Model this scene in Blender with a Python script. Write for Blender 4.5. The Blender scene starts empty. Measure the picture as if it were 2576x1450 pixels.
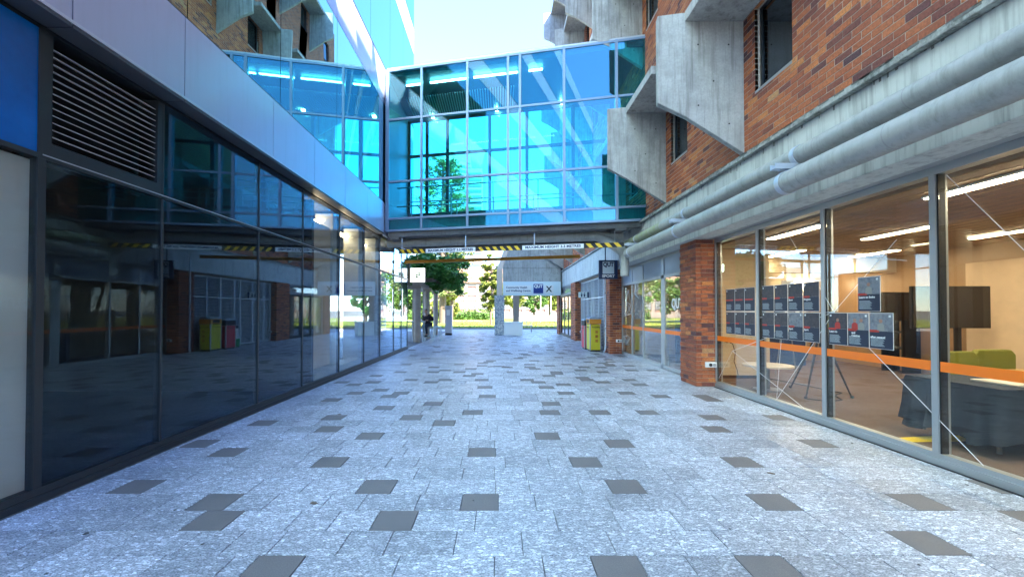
import bpy, math, random
import numpy as np
from mathutils import Vector, Matrix
R = math.radians
S = bpy.context.scene
C = S.collection

# ------------------------------------------------------------------ camera
CAMZ, F, VPX, VPY = 1.56, 1020.0, 1256.0, 780.0          # photo measured on a 2576 px wide grid
cam = bpy.data.cameras.new('camera'); camo = bpy.data.objects.new('camera', cam); C.objects.link(camo)
cam.sensor_width = 36; cam.lens = 36*F/2576; cam.clip_end = 3000; cam.clip_start = .05
camo.location = (0, 0, CAMZ)
camo.rotation_euler = (R(90+.8), 0, 0)
cam.shift_x = 32/2576; cam.shift_y = (55-14.2)/2576
S.camera = camo
# ------------------------------------------------------------------ world and sun
SUN_EL, SUN_AZ = 48.0, 135.0      # azimuth of the sun, clockwise from +Y
w = bpy.data.worlds.new('World'); S.world = w; w.use_nodes = True
nt = w.node_tree; nt.nodes.clear()
sky = nt.nodes.new('ShaderNodeTexSky'); sky.sky_type = 'NISHITA'; sky.sun_disc = False
sky.sun_elevation = R(SUN_EL); sky.sun_rotation = R(SUN_AZ); sky.air_density = 1.0; sky.dust_density = 0; sky.ozone_density = 7
bg = nt.nodes.new('ShaderNodeBackground'); bg.inputs[1].default_value = .135
wo = nt.nodes.new('ShaderNodeOutputWorld')
nt.links.new(sky.outputs[0], bg.inputs[0]); nt.links.new(bg.outputs[0], wo.inputs[0])
sl = bpy.data.lights.new('sun', 'SUN'); sl.energy = 4.6; sl.angle = R(.5); sl.color = (1, .93, .8)
so = bpy.data.objects.new('sun', sl); C.objects.link(so)
sd = Vector((math.sin(R(SUN_AZ))*math.cos(R(SUN_EL)), math.cos(R(SUN_AZ))*math.cos(R(SUN_EL)), math.sin(R(SUN_EL))))
so.rotation_euler = sd.to_track_quat('Z', 'Y').to_euler(); so.location = (-20, -30, 60)
S.view_settings.view_transform = 'Standard'; S.view_settings.look = 'None'
S.view_settings.exposure = 3.22; S.view_settings.gamma = 1
S.view_settings.use_curve_mapping = False
S.cycles.transparent_max_bounces = 24; S.cycles.max_bounces = 10; S.cycles.glossy_bounces = 6
S.cycles.sample_clamp_indirect = 6

def proj(x, y, z):
    if y < .1: return None
    return VPX + x/y*F, VPY - (z-CAMZ)/y*F

# ------------------------------------------------------------------ materials
M = {}
def mat(name, col, rough=.6, metal=0, spec=.5, noise=None, bump=None, emit=None, streak=None, coat=0):
    """noise=(scale, amount, col2) ; streak=(amount, col2) vertical weather streaks ; bump=(scale, strength)"""
    m = bpy.data.materials.new(name); m.use_nodes = True; n = m.node_tree; N = n.nodes; L = n.links
    p = N['Principled BSDF']; p.inputs['Base Color'].default_value = (*col, 1)
    p.inputs['Roughness'].default_value = rough; p.inputs['Metallic'].default_value = metal
    p.inputs['Specular IOR Level'].default_value = spec; p.inputs['Coat Weight'].default_value = coat
    g = N.new('ShaderNodeNewGeometry'); cur = None
    def nz(scale, vec=(1, 1, 1), detail=5):
        mp = N.new('ShaderNodeMapping'); mp.inputs['Scale'].default_value = vec; L.new(g.outputs['Position'], mp.inputs[0])
        t = N.new('ShaderNodeTexNoise'); t.inputs['Scale'].default_value = scale; t.inputs['Detail'].default_value = detail
        t.inputs['Roughness'].default_value = .65; L.new(mp.outputs[0], t.inputs['Vector']); return t
    def mixc(fac, a, b):
        x = N.new('ShaderNodeMix'); x.data_type = 'RGBA'
        L.new(fac, x.inputs[0])
        if isinstance(a, tuple): x.inputs[6].default_value = (*a, 1)
        else: L.new(a, x.inputs[6])
        x.inputs[7].default_value = (*b, 1); return x.outputs[2]
    def ramp(src, lo, hi, top=1.0):
        r = N.new('ShaderNodeMapRange'); r.inputs[1].default_value = lo; r.inputs[2].default_value = hi; r.inputs[4].default_value = top
        L.new(src, r.inputs[0]); return r.outputs[0]
    cur = col
    if noise:
        for k in (noise if isinstance(noise, list) else [noise]):
            t = nz(k[0]); cur = mixc(ramp(t.outputs[0], .42, .66, k[1]), cur, k[2])
    if streak:
        t = nz(3.0, (3.2, 3.2, .22), 6); cur = mixc(ramp(t.outputs[0], .5, .72, streak[0]), cur, streak[1])
        t = nz(2.2, (9, 9, .5), 4); cur = mixc(ramp(t.outputs[0], .55, .7, streak[0]*.5), cur, streak[1])
    if cur is not col: L.new(cur, p.inputs['Base Color'])
    if bump:
        t = nz(bump[0]); b = N.new('ShaderNodeBump'); b.inputs['Strength'].default_value = bump[1]; b.inputs['Distance'].default_value = .01
        L.new(t.outputs[0], b.inputs['Height']); L.new(b.outputs[0], p.inputs['Normal'])
    if emit:
        p.inputs['Emission Color'].default_value = (*emit[0], 1); p.inputs['Emission Strength'].default_value = emit[1]
    M[name] = m; return m

def glass(name, tint, r0, rcol=(1, 1, 1), rough=0.0, pw=4.0, wavy=0.0, veil=None):
    m = bpy.data.materials.new(name); m.use_nodes = True; n = m.node_tree; N = n.nodes; L = n.links; N.clear()
    o = N.new('ShaderNodeOutputMaterial'); mx = N.new('ShaderNodeMixShader'); t = N.new('ShaderNodeBsdfTransparent'); g = N.new('ShaderNodeBsdfGlossy')
    t.inputs[0].default_value = (*tint, 1); g.inputs[0].default_value = (*rcol, 1); g.inputs['Roughness'].default_value = rough
    lw = N.new('ShaderNodeLayerWeight'); lw.inputs[0].default_value = .5
    p = N.new('ShaderNodeMath'); p.operation = 'POWER'; p.inputs[1].default_value = pw; L.new(lw.outputs['Facing'], p.inputs[0])
    a = N.new('ShaderNodeMapRange'); a.inputs[3].default_value = r0; a.inputs[4].default_value = 1; L.new(p.outputs[0], a.inputs[0])
    if wavy:
        geo = N.new('ShaderNodeNewGeometry')
        nz = N.new('ShaderNodeTexNoise'); nz.inputs['Scale'].default_value = .55; nz.inputs['Detail'].default_value = 0
        L.new(geo.outputs['Position'], nz.inputs['Vector'])
        b = N.new('ShaderNodeBump'); b.inputs['Strength'].default_value = 1; b.inputs['Distance'].default_value = wavy
        L.new(nz.outputs[0], b.inputs['Height']); L.new(b.outputs[0], g.inputs['Normal'])
    L.new(a.outputs[0], mx.inputs[0]); L.new(t.outputs[0], mx.inputs[1]); L.new(g.outputs[0], mx.inputs[2]); L.new(mx.outputs[0], o.inputs[0])
    M[name] = m; return m

def brickmat():
    m = bpy.data.materials.new('brick'); m.use_nodes = True; n = m.node_tree; N = n.nodes; L = n.links; p = N['Principled BSDF']
    a = N.new('ShaderNodeAttribute'); a.attribute_name = 'tone'
    r = N.new('ShaderNodeValToRGB'); e = r.color_ramp; e.interpolation = 'LINEAR'
    cols = [(0, (.10, .045, .05)), (.18, (.19, .06, .045)), (.45, (.35, .10, .045)), (.7, (.47, .145, .055)), (.88, (.58, .22, .07)), (1, (.5, .26, .12))]
    e.elements[0].position = 0; e.elements[0].color = (*cols[0][1], 1); e.elements[1].position = 1; e.elements[1].color = (*cols[-1][1], 1)
    for q, c in cols[1:-1]:
        x = e.elements.new(q); x.color = (*c, 1)
    L.new(a.outputs['Fac'], r.inputs[0])
    g = N.new('ShaderNodeNewGeometry'); t = N.new('ShaderNodeTexNoise'); t.inputs['Scale'].default_value = 45; t.inputs['Detail'].default_value = 4
    L.new(g.outputs['Position'], t.inputs['Vector'])
    mr = N.new('ShaderNodeMapRange'); mr.inputs[1].default_value = .3; mr.inputs[2].default_value = .7; mr.inputs[3].default_value = .65; mr.inputs[4].default_value = 1.25
    L.new(t.outputs[0], mr.inputs[0])
    v = N.new('ShaderNodeVectorMath'); v.operation = 'SCALE'; L.new(r.outputs[0], v.inputs[0]); L.new(mr.outputs[0], v.inputs['Scale'])
    L.new(v.outputs[0], p.inputs['Base Color']); p.inputs['Roughness'].default_value = .8
    b = N.new('ShaderNodeBump'); b.inputs['Strength'].default_value = .5; b.inputs['Distance'].default_value = .006
    L.new(t.outputs[0], b.inputs['Height']); L.new(b.outputs[0], p.inputs['Normal']); M['brick'] = m
brickmat()

def granite():
    m = bpy.data.materials.new('granite'); m.use_nodes = True; n = m.node_tree; N = n.nodes; L = n.links; p = N['Principled BSDF']
    g = N.new('ShaderNodeNewGeometry'); mp = N.new('ShaderNodeMapping'); mp.inputs['Scale'].default_value = (1, 2.1, 1); L.new(g.outputs['Position'], mp.inputs[0])
    w1 = N.new('ShaderNodeTexNoise'); w1.inputs['Scale'].default_value = 9; L.new(mp.outputs[0], w1.inputs['Vector'])
    ad = N.new('ShaderNodeMixRGB'); ad.blend_type = 'LINEAR_LIGHT'; ad.inputs[0].default_value = .05; L.new(mp.outputs[0], ad.inputs[1]); L.new(w1.outputs['Color'], ad.inputs[2])
    vo = N.new('ShaderNodeTexVoronoi'); vo.inputs['Scale'].default_value = 30; vo.inputs['Randomness'].default_value = 1; L.new(ad.outputs[0], vo.inputs['Vector'])
    vd = N.new('ShaderNodeTexVoronoi'); vd.feature = 'DISTANCE_TO_EDGE'; vd.inputs['Scale'].default_value = 30; L.new(ad.outputs[0], vd.inputs['Vector'])
    sep = N.new('ShaderNodeSeparateColor'); L.new(vo.outputs['Color'], sep.inputs[0])
    r = N.new('ShaderNodeValToRGB'); e = r.color_ramp
    e.elements[0].position = 0; e.elements[0].color = (.34, .34, .35, 1); e.elements[1].position = 1; e.elements[1].color = (.80, .79, .78, 1)
    x = e.elements.new(.55); x.color = (.46, .46, .47, 1); x = e.elements.new(.8); x.color = (.58, .58, .58, 1)
    L.new(sep.outputs[0], r.inputs[0])
    ed = N.new('ShaderNodeMapRange'); ed.inputs[1].default_value = 0; ed.inputs[2].default_value = .16; ed.inputs[3].default_value = .52; ed.inputs[4].default_value = 1; L.new(vd.outputs['Distance'], ed.inputs[0])
    fine = N.new('ShaderNodeTexNoise'); fine.inputs['Scale'].default_value = 70; fine.inputs['Detail'].default_value = 6; L.new(mp.outputs[0], fine.inputs['Vector'])
    fr = N.new('ShaderNodeMapRange'); fr.inputs[1].default_value = .35; fr.inputs[2].default_value = .65; fr.inputs[3].default_value = .55; fr.inputs[4].default_value = 1.45; L.new(fine.outputs[0], fr.inputs[0])
    at = N.new('ShaderNodeAttribute'); at.attribute_name = 'tone'
    tr = N.new('ShaderNodeMapRange'); tr.inputs[3].default_value = .80; tr.inputs[4].default_value = 1.14; L.new(at.outputs['Fac'], tr.inputs[0])
    big = N.new('ShaderNodeTexNoise'); big.inputs['Scale'].default_value = .7; big.inputs['Detail'].default_value = 6; L.new(g.outputs['Position'], big.inputs['Vector'])
    br = N.new('ShaderNodeMapRange'); br.inputs[1].default_value = .35; br.inputs[2].default_value = .65; br.inputs[3].default_value = .88; br.inputs[4].default_value = 1.14; L.new(big.outputs[0], br.inputs[0])
    tb = N.new('ShaderNodeMixRGB'); tb.blend_type = 'MULTIPLY'; tb.inputs[0].default_value = 1; tb.inputs[2].default_value = (.93, .985, 1.09, 1); L.new(r.outputs[0], tb.inputs[1])
    cur = tb.outputs[0]
    for q in (ed, fr, tr, br):
        v = N.new('ShaderNodeVectorMath'); v.operation = 'SCALE'; L.new(cur, v.inputs[0]); L.new(q.outputs[0], v.inputs['Scale']); cur = v.outputs[0]
    L.new(cur, p.inputs['Base Color'])
    rr = N.new('ShaderNodeMapRange'); rr.inputs[1].default_value = .3; rr.inputs[2].default_value = .7; rr.inputs[3].default_value = .34; rr.inputs[4].default_value = .52; L.new(big.outputs[0], rr.inputs[0])
    L.new(rr.outputs[0], p.inputs['Roughness'])
    b = N.new('ShaderNodeBump'); b.inputs['Strength'].default_value = .35; b.inputs['Distance'].default_value = .003; L.new(fine.outputs[0], b.inputs['Height']); L.new(b.outputs[0], p.inputs['Normal'])
    M['granite'] = m
granite()
mat('dark_paver', (.15, .138, .138), .5, noise=[(120, .6, (.23, .215, .205)), (3, .4, (.12, .115, .12))], bump=(150, .3))
mat('grout', (.12, .12, .125), .9, noise=(30, .6, (.2, .2, .2)))
CONC = (.42, .415, .40)
mat('concrete', CONC, .85, noise=[(1.6, .8, (.27, .27, .26)), (5, .5, (.55, .55, .54)), (30, .5, (.30, .30, .29))], streak=(.8, (.17, .165, .155)), bump=(40, .4))
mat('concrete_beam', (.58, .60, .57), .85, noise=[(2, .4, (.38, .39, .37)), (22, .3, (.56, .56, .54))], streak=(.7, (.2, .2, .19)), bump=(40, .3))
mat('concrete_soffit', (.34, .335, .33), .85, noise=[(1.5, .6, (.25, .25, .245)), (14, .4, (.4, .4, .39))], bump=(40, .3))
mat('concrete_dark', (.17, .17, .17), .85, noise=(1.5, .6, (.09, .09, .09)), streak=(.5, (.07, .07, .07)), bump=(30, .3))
mat('stain', (.13, .13, .12), .9, noise=(30, .8, (.2, .2, .18)))
mat('mortar', (.55, .47, .40), .95, noise=(20, .6, (.28, .23, .2)))
mat('pipe_metal', (.40, .405, .39), .5, metal=.1, noise=[(1.6, .6, (.27, .285, .27)), (18, .4, (.46, .47, .45))], streak=(.6, (.19, .2, .16)), bump=(9, .2))
mat('pipe_moss', (.30, .33, .20), .7, noise=(6, .8, (.36, .38, .33)), bump=(20, .4))
mat('clamp', (.55, .6, .68), .4, metal=.4)
mat('alu', (.42, .44, .46), .42, metal=.5, noise=(3, .3, (.36, .38, .4)))
mat('alu_bridge', (.19, .27, .38), .42, metal=.3)
mat('dark_frame', (.03, .035, .04), .4, metal=.3)
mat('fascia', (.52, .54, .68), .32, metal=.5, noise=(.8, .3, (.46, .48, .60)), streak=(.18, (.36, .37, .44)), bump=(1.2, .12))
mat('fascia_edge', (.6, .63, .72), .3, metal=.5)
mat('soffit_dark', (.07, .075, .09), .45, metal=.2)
mat('louvre_slat', (.42, .40, .40), .5, metal=.3)
mat('louvre_white', (.62, .66, .70), .45, metal=.2)
mat('black', (.012, .012, .014), .6)
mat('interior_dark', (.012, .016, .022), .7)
mat('blue_panel', (.0, .12, .42), .25, noise=(1.2, .6, (.0, .05, .18)))
mat('pale_column', (.55, .56, .52), .6, noise=(3, .4, (.46, .48, .45)))
mat('beige_wall', (.80, .62, .44), .7, noise=(3, .3, (.55, .43, .3)))
mat('cream_wall', (.70, .58, .42), .7, noise=(2, .3, (.53, .44, .32)))
mat('wood_wall', (.42, .27, .15), .35, noise=(2.5, .4, (.35, .21, .11)))
mat('carpet', (.13, .085, .065), .95, noise=[(4, .5, (.1, .065, .05)), (60, .5, (.16, .11, .085))])
mat('ceiling_tile', (.34, .22, .15), .8, noise=(3, .4, (.17, .12, .09)))
mat('lamp_warm', (1, 1, 1), .5, emit=((1, .80, .53), 6.8))
mat('lamp_cafe', (1, 1, 1), .5, emit=((1, .8, .5), 3.0))
mat('ledge', (.42, .43, .40), .9, noise=[(2.2, .9, (.16, .16, .14)), (9, .8, (.08, .08, .07)), (25, .5, (.6, .6, .57))], bump=(30, .8))
mat('grime', (.06, .06, .06), .9, noise=(12, .8, (.16, .16, .16)))
mat('lamp_white', (1, 1, 1), .5, emit=((.85, .95, 1), 5.0))
mat('lamp_spot', (1, 1, 1), .5, emit=((1, .9, .6), 16.0))
mat('lamp_exit', (.1, .5, .2), .5, emit=((.6, 1, .7), 1.2))
mat('orange', (.95, .20, .01), .5)
mat('white', (.78, .79, .8), .5)
mat('old_white', (.5, .5, .48), .6)
mat('white_decal', (.8, .82, .85), .6)
mat('navy', (.012, .03, .10), .5)
mat('navy_blue', (.01, .035, .22), .5)
mat('sign_pale', (.66, .76, .82), .5)
mat('lightbox', (.9, .9, .9), .5, emit=((1, .98, .95), .35))
mat('sign_frost', (.30, .36, .44), .35)
mat('yellow', (.80, .50, .02), .5, noise=(6, .25, (.7, .42, .02)))
mat('amber', (.55, .24, .015), .5, noise=(4, .5, (.42, .17, .01)))
mat('bin_yellow', (.72, .62, .02), .45)
mat('bin_orange', (.75, .30, .02), .45)
mat('bin_red', (.62, .03, .06), .45)
mat('bin_lid', (.32, .42, .5), .4)
mat('bin_dark', (.03, .03, .035), .5)
mat('green_plastic', (.03, .3, .1), .5)
mat('poster_navy', (.016, .025, .055), .5)
mat('poster_red', (.5, .04, .03), .5)
mat('poster_photo', (.05, .045, .06), .5, noise=[(22, .8, (.03, .03, .035)), (30, .5, (.13, .10, .10))])
mat('poster_photo_pale', (.2, .22, .26), .5, noise=[(22, .7, (.08, .09, .12)), (30, .5, (.33, .31, .32))])
mat('poster_skin', (.4, .2, .14), .6)
mat('shirt_grey', (.3, .3, .28), .7)
mat('screen', (.01, .01, .012), .12, spec=.7)
mat('chair_green', (.26, .27, .05), .8, noise=(50, .6, (.22, .25, .03)))
mat('table_wood', (.55, .30, .08), .35)
mat('table_white', (.7, .66, .6), .35)
mat('cloth_navy', (.012, .022, .04), .9, noise=(40, .4, (.02, .035, .05)), bump=(8, .5))
mat('steel', (.3, .3, .32), .35, metal=.8)
mat('chain', (.4, .43, .46), .35, metal=.8)
mat('rubber', (.02, .02, .02), .8)
mat('leaf_dark', (.06, .21, .035), .5, noise=(1.5, .7, (.10, .30, .04)))
mat('leaf_mid', (.07, .16, .025), .55, noise=(1.2, .6, (.11, .2, .03)))
mat('leaf_yellow', (.15, .19, .025), .6, noise=(.8, .6, (.2, .22, .03)))
mat('pine', (.12, .17, .05), .6, noise=(.4, .6, (.2, .24, .07)))
mat('bark', (.16, .12, .09), .9, noise=(8, .6, (.1, .07, .05)), bump=(15, .6))
mat('grass', (.22, .25, .02), .9, noise=[(.15, .8, (.32, .29, .03)), (2, .4, (.12, .18, .02)), (8, .4, (.09, .14, .015))])
mat('grass_blade', (.22, .26, .025), .8, noise=(1, .5, (.2, .25, .03)))
mat('earth', (.2, .18, .14), .95, noise=(1, .5, (.14, .13, .1)))
mat('path', (.42, .40, .38), .8, noise=(1.5, .5, (.34, .33, .31)))
mat('sandstone', (.32, .26, .21), .85, noise=(.8, .5, (.34, .25, .18)))
mat('old_brick', (.26, .13, .10), .85, noise=(1.5, .5, (.34, .18, .12)))
mat('roof_tile', (.30, .16, .10), .8, noise=(1, .5, (.22, .12, .08)))
mat('window_dark', (.03, .035, .05), .8, spec=.2)
mat('tower_wall', (.32, .42, .5), .4, noise=(.05, .4, (.25, .34, .42)))
mat('tower_window', (.08, .14, .2), .2)
mat('column_stone', (.42, .37, .31), .8, noise=(4, .5, (.28, .25, .22)), bump=(30, .4))
mat('kiosk', (.42, .42, .46), .5)
mat('skin', (.42, .22, .15), .6)
mat('hair', (.02, .014, .01), .7)
mat('jacket', (.022, .012, .018), .85, bump=(15, .4))
mat('trousers', (.015, .02, .035), .85, bump=(15, .4))
mat('stool_white', (.55, .66, .7), .4)
mat('tape_yellow', (.8, .6, .02), .6)
mat('curtain', (.5, .52, .5), .8, noise=(2, .4, (.42, .45, .44)))
mat('mural_reflection', (.1, .3, .34), .6, noise=[(1.6, .8, (.35, .16, .1)), (4, .6, (.3, .35, .3))])
def pebble():
    m = mat('pebble', (.4, .42, .44), .8); N = m.node_tree.nodes; L = m.node_tree.links; p = N['Principled BSDF']
    g = N.new('ShaderNodeNewGeometry'); v = N.new('ShaderNodeTexVoronoi'); v.inputs['Scale'].default_value = 17; L.new(g.outputs['Position'], v.inputs['Vector'])
    r = N.new('ShaderNodeValToRGB'); r.color_ramp.elements[0].color = (.16, .2, .26, 1); r.color_ramp.elements[1].color = (.62, .62, .6, 1)
    s = N.new('ShaderNodeSeparateColor'); L.new(v.outputs['Color'], s.inputs[0]); L.new(s.outputs[0], r.inputs[0]); L.new(r.outputs[0], p.inputs['Base Color'])
    b = N.new('ShaderNodeBump'); b.invert = True; b.inputs['Distance'].default_value = .02; L.new(v.outputs['Distance'], b.inputs['Height']); L.new(b.outputs[0], p.inputs['Normal'])
pebble()
glass('glass_low', (.89, .92, .93), .025, (.66, .82, 1.0), pw=3.6, wavy=.0018)
glass('glass_up', (.10, .14, .16), .36, (.48, .78, .82), pw=2.0, wavy=.004)
glass('glass_shop', (.93, .955, .93), .035, (1, 1, 1), pw=3.6)
glass('glass_bridge', (.40, .94, .98), .09, (.55, .85, 1.0), pw=2.4, wavy=.002)
glass('glass_bridge_clear', (.68, .97, 1.0), .02, (.8, .95, 1.0), pw=4)
glass('glass_window', (.05, .08, .10), .10, (.8, .9, 1), pw=3)
glass('glass_door', (.45, .45, .42), .16, (1, .97, .92), pw=2.4)

# ------------------------------------------------------------------ mesh tools
def tag(o, label=None, cat=None, group=None, kind=None):
    if label: o['label'] = label
    if cat: o['category'] = cat
    if group: o['group'] = group
    if kind: o['kind'] = kind
    return o
def thing(name, label, cat, loc=(0, 0, 0), group=None):
    o = bpy.data.objects.new(name, None); o.location = loc; o.empty_display_size = .2; C.objects.link(o); return tag(o, label, cat, group)
def root_loc(p):
    v = Vector((0, 0, 0))
    if p is None: return v
    q = p
    # every parent chain here is: root empty (translated) > parts whose own location is 0 or given
    return v
WLOC = {}
def link(name, me, parent=None, loc=(0, 0, 0), rot=None):
    """loc is the WORLD position of the object's origin"""
    o = bpy.data.objects.new(name, me); C.objects.link(o); loc = Vector(loc)
    WLOC[o] = loc
    if parent is not None:
        o.parent = parent; pl = WLOC.get(parent, parent.location.copy()); o.location = loc - pl
    else: o.location = loc
    if rot is not None: o.rotation_euler = rot
    return o
class B:
    def __init__(s): s.v = []; s.f = []; s.m = []; s.mi = 0
    def add(s, vs, fs):
        k = len(s.v); s.v += [tuple(v) for v in vs]; s.f += [tuple(i+k for i in f) for f in fs]; s.m += [s.mi]*len(fs); return s
    def box(s, x0, x1, y0, y1, z0, z1):
        x0, x1 = min(x0, x1), max(x0, x1); y0, y1 = min(y0, y1), max(y0, y1); z0, z1 = min(z0, z1), max(z0, z1)
        return s.add([(x0,y0,z0),(x1,y0,z0),(x1,y1,z0),(x0,y1,z0),(x0,y0,z1),(x1,y0,z1),(x1,y1,z1),(x0,y1,z1)],
                     [(0,3,2,1),(4,5,6,7),(0,1,5,4),(1,2,6,5),(2,3,7,6),(3,0,4,7)])
    def obox(s, c, u, v, w):       # oriented box: centre and three half vectors
        c, u, v, w = map(Vector, (c, u, v, w)); q = []
        for a in (-1, 1):
            for b, d in ((-1, -1), (1, -1), (1, 1), (-1, 1)): q.append(c + u*b + v*d + w*a)
        return s.add(q, [(0,3,2,1),(4,5,6,7),(0,1,5,4),(1,2,6,5),(2,3,7,6),(3,0,4,7)])
    def prism(s, poly, axis, a, b):      # poly: 2D points; axis 'x','y','z' is extruded from a to b
        def P(p, t): return {'x': (t, p[0], p[1]), 'y': (p[0], t, p[1]), 'z': (p[0], p[1], t)}[axis]
        n = len(poly); vs = [P(p, a) for p in poly] + [P(p, b) for p in poly]
        return s.add(vs, [tuple(range(n)), tuple(range(2*n-1, n-1, -1))] + [(i, i+n, (i+1) % n+n, (i+1) % n) for i in range(n)])
    def cyl(s, p0, p1, r0, r1=None, n=12, cap=True):
        p0, p1 = Vector(p0), Vector(p1); r1 = r0 if r1 is None else r1; d = (p1-p0).normalized()
        a = d.orthogonal().normalized(); b = d.cross(a); vs = []
        for p, r in ((p0, r0), (p1, r1)):
            for i in range(n): t = 2*math.pi*i/n; vs.append(p + a*math.cos(t)*r + b*math.sin(t)*r)
        fs = [(i, (i+1) % n, (i+1) % n+n, i+n) for i in range(n)]
        s.add(vs, fs)
        if cap: s.add(vs[:n], [tuple(range(n-1, -1, -1))] if n != 4 else [(3,2,1,0)]); s.add(vs[n:], [tuple(range(n))])
        return s
    def tube(s, pts, r, n=10):
        pts = [Vector(p) for p in pts]; vs = []; up = None
        for i, p in enumerate(pts):
            d = (pts[min(i+1, len(pts)-1)] - pts[max(i-1, 0)]).normalized()
            if up is None: up = d.orthogonal().normalized()
            a = (up - d*up.dot(d)).normalized(); up = a; b = d.cross(a)
            rr = r[i] if isinstance(r, (list, tuple)) else r
            for k in range(n): t = 2*math.pi*k/n; vs.append(p + a*math.cos(t)*rr + b*math.sin(t)*rr)
        fs = []
        for i in range(len(pts)-1):
            for k in range(n): fs.append((i*n+k, i*n+(k+1) % n, (i+1)*n+(k+1) % n, (i+1)*n+k))
        s.add(vs, fs); s.add(vs[:n], [tuple(range(n-1, -1, -1))]); return s.add(vs[-n:], [tuple(range(n))])
    def build(s, name, m, parent=None, label=None, cat=None, group=None, kind=None, smooth=False, bevel=0, origin=None):
        vs = np.array(s.v, float)
        if origin is None:
            origin = Vector((0, 0, 0)) if (kind == 'structure') else Vector(((vs[:,0].min()+vs[:,0].max())/2, (vs[:,1].min()+vs[:,1].max())/2, vs[:,2].min()))
        me = bpy.data.meshes.new(name); me.from_pydata((vs-np.array(origin)).tolist(), [], s.f)
        ms = m if isinstance(m, (list, tuple)) else [m]
        for x in ms: me.materials.append(M[x])
        if len(ms) > 1: me.polygons.foreach_set('material_index', s.m)
        if smooth: me.polygons.foreach_set('use_smooth', [len(f) == 4 for f in s.f])
        me.update()
        o = link(name, me, parent, origin)
        if bevel:
            b = o.modifiers.new('bevel', 'BEVEL'); b.width = bevel; b.segments = 2; b.limit_method = 'ANGLE'
        return tag(o, label, cat, group, kind)
def bx(name, m, parent, *d, **k): return B().box(*d).build(name, m, parent, **k)
_um = {}
def piece(name, m, parent, x0, x1, y0, y1, z0, z1, **k):       # shares mesh data between alike boxes
    key = (m, round(abs(x1-x0), 3), round(abs(y1-y0), 3), round(abs(z1-z0), 3))
    if key not in _um:
        a, b, c = key[1]/2, key[2]/2, key[3]/2; q = B().box(-a, a, -b, b, -c, c)
        me = bpy.data.meshes.new(name); me.from_pydata(q.v, [], q.f); me.materials.append(M[m]); _um[key] = me
    return tag(link(name, _um[key], parent, ((x0+x1)/2, (y0+y1)/2, (z0+z1)/2)), **k)
def text(name, s, size, m, loc, rot, parent=None, width=None, extrude=.002, bold=0, align='CENTER', **k):
    cu = bpy.data.curves.new(name, 'FONT'); cu.body = s; cu.size = size; cu.extrude = extrude; cu.align_x = align; cu.align_y = 'CENTER'; cu.offset = bold; cu.resolution_u = 3
    t = bpy.data.objects.new('tmp', cu); C.objects.link(t); dg = bpy.context.evaluated_depsgraph_get(); dg.update()
    me = bpy.data.meshes.new_from_object(t.evaluated_get(dg)); bpy.data.objects.remove(t); bpy.data.curves.remove(cu)
    if width:
        xs = [v.co.x for v in me.vertices]; q = width/(max(xs)-min(xs))
        for v in me.vertices: v.co.x *= q
    me.materials.clear(); me.materials.append(M[m]); me.name = name
    return tag(link(name, me, parent, loc, rot), **k)
CAMFACE = (R(90), 0, 0)            # reads from -Y
CORFACE = (R(90), 0, R(-90))       # on the right wall, reads from the corridor

def leaves(n, pts_fn, size, seed, flat=.35):
    rnd = np.random.default_rng(seed); P = pts_fn(n, rnd); n = len(P)
    a = rnd.normal(size=(n, 3)); a[:, 2] *= flat; a /= np.linalg.norm(a, axis=1)[:, None]
    b = np.cross(a, rnd.normal(size=(n, 3))); b /= np.linalg.norm(b, axis=1)[:, None]
    s = size*rnd.uniform(.6, 1.5, n)[:, None]; h = a*s; q = b*s*.5
    V = np.stack([P-h*.9, P+q, P+h, P-q], 1).reshape(-1, 3)
    return V, np.arange(4*n).reshape(-1, 4)
def leaf_obj(name, V, Fc, m, parent=None, origin=None, **k):
    if origin is None: origin = (V[:,0].mean(), V[:,1].mean(), V[:,2].min())
    me = bpy.data.meshes.new(name); me.from_pydata((V-np.array(origin)).tolist(), [], Fc.tolist()); me.materials.append(M[m]); me.update()
    return tag(link(name, me, parent, origin), **k)
def clump_pts(c, rad, nc, cr, shell=.55):
    """clumps scattered in an ellipsoid"""
    def fn(n, rnd):
        d = rnd.normal(size=(nc, 3)); d /= np.linalg.norm(d, axis=1)[:, None]
        cc = d*(shell + (1-shell)*rnd.random((nc, 1)))*np.array(rad) + np.array(c)
        k = rnd.integers(0, nc, n); o = rnd.normal(size=(n, 3)); o /= np.linalg.norm(o, axis=1)[:, None]
        r = cr*rnd.uniform(.6, 1.25, nc)[k][:, None]*rnd.random((n, 1))**.45
        return cc[k] + o*r*np.array([1, 1, .75])
    return fn
def tree(label, x, y, h, cw, ch, m, seed, n=5000, size=.18, trunk=.18, group=None, z0=0, nc=40, cat='tree'):
    t = thing('tree', label, cat, (x, y, z0), group); rnd = random.Random(seed)
    cz = z0+h-ch; b = B()
    b.tube([(x, y, z0-.1), (x+.08*cw*rnd.uniform(-1, 1), y, z0+h*.3), (x+.1*cw*rnd.uniform(-1, 1), y, cz), (x, y, cz+ch*.7)], [trunk*1.3, trunk, trunk*.8, trunk*.25], 8)
    for i in range(7):
        a = rnd.uniform(0, 6.28); l = cw*rnd.uniform(.5, .85); zz = cz-ch*rnd.uniform(.1, .7)
        b.tube([(x, y, zz), (x+math.cos(a)*l*.5, y+math.sin(a)*l*.5, zz+ch*.45), (x+math.cos(a)*l, y+math.sin(a)*l, zz+ch*.9)], [trunk*.45, trunk*.3, trunk*.1], 6)
    b.build('trunk', 'bark', t, smooth=True)
    V, Fc = leaves(n, clump_pts((x, y, cz), (cw, cw, ch), nc, cw*.28), size, seed)
    leaf_obj('crown', V, Fc, m, t)
    return t

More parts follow.
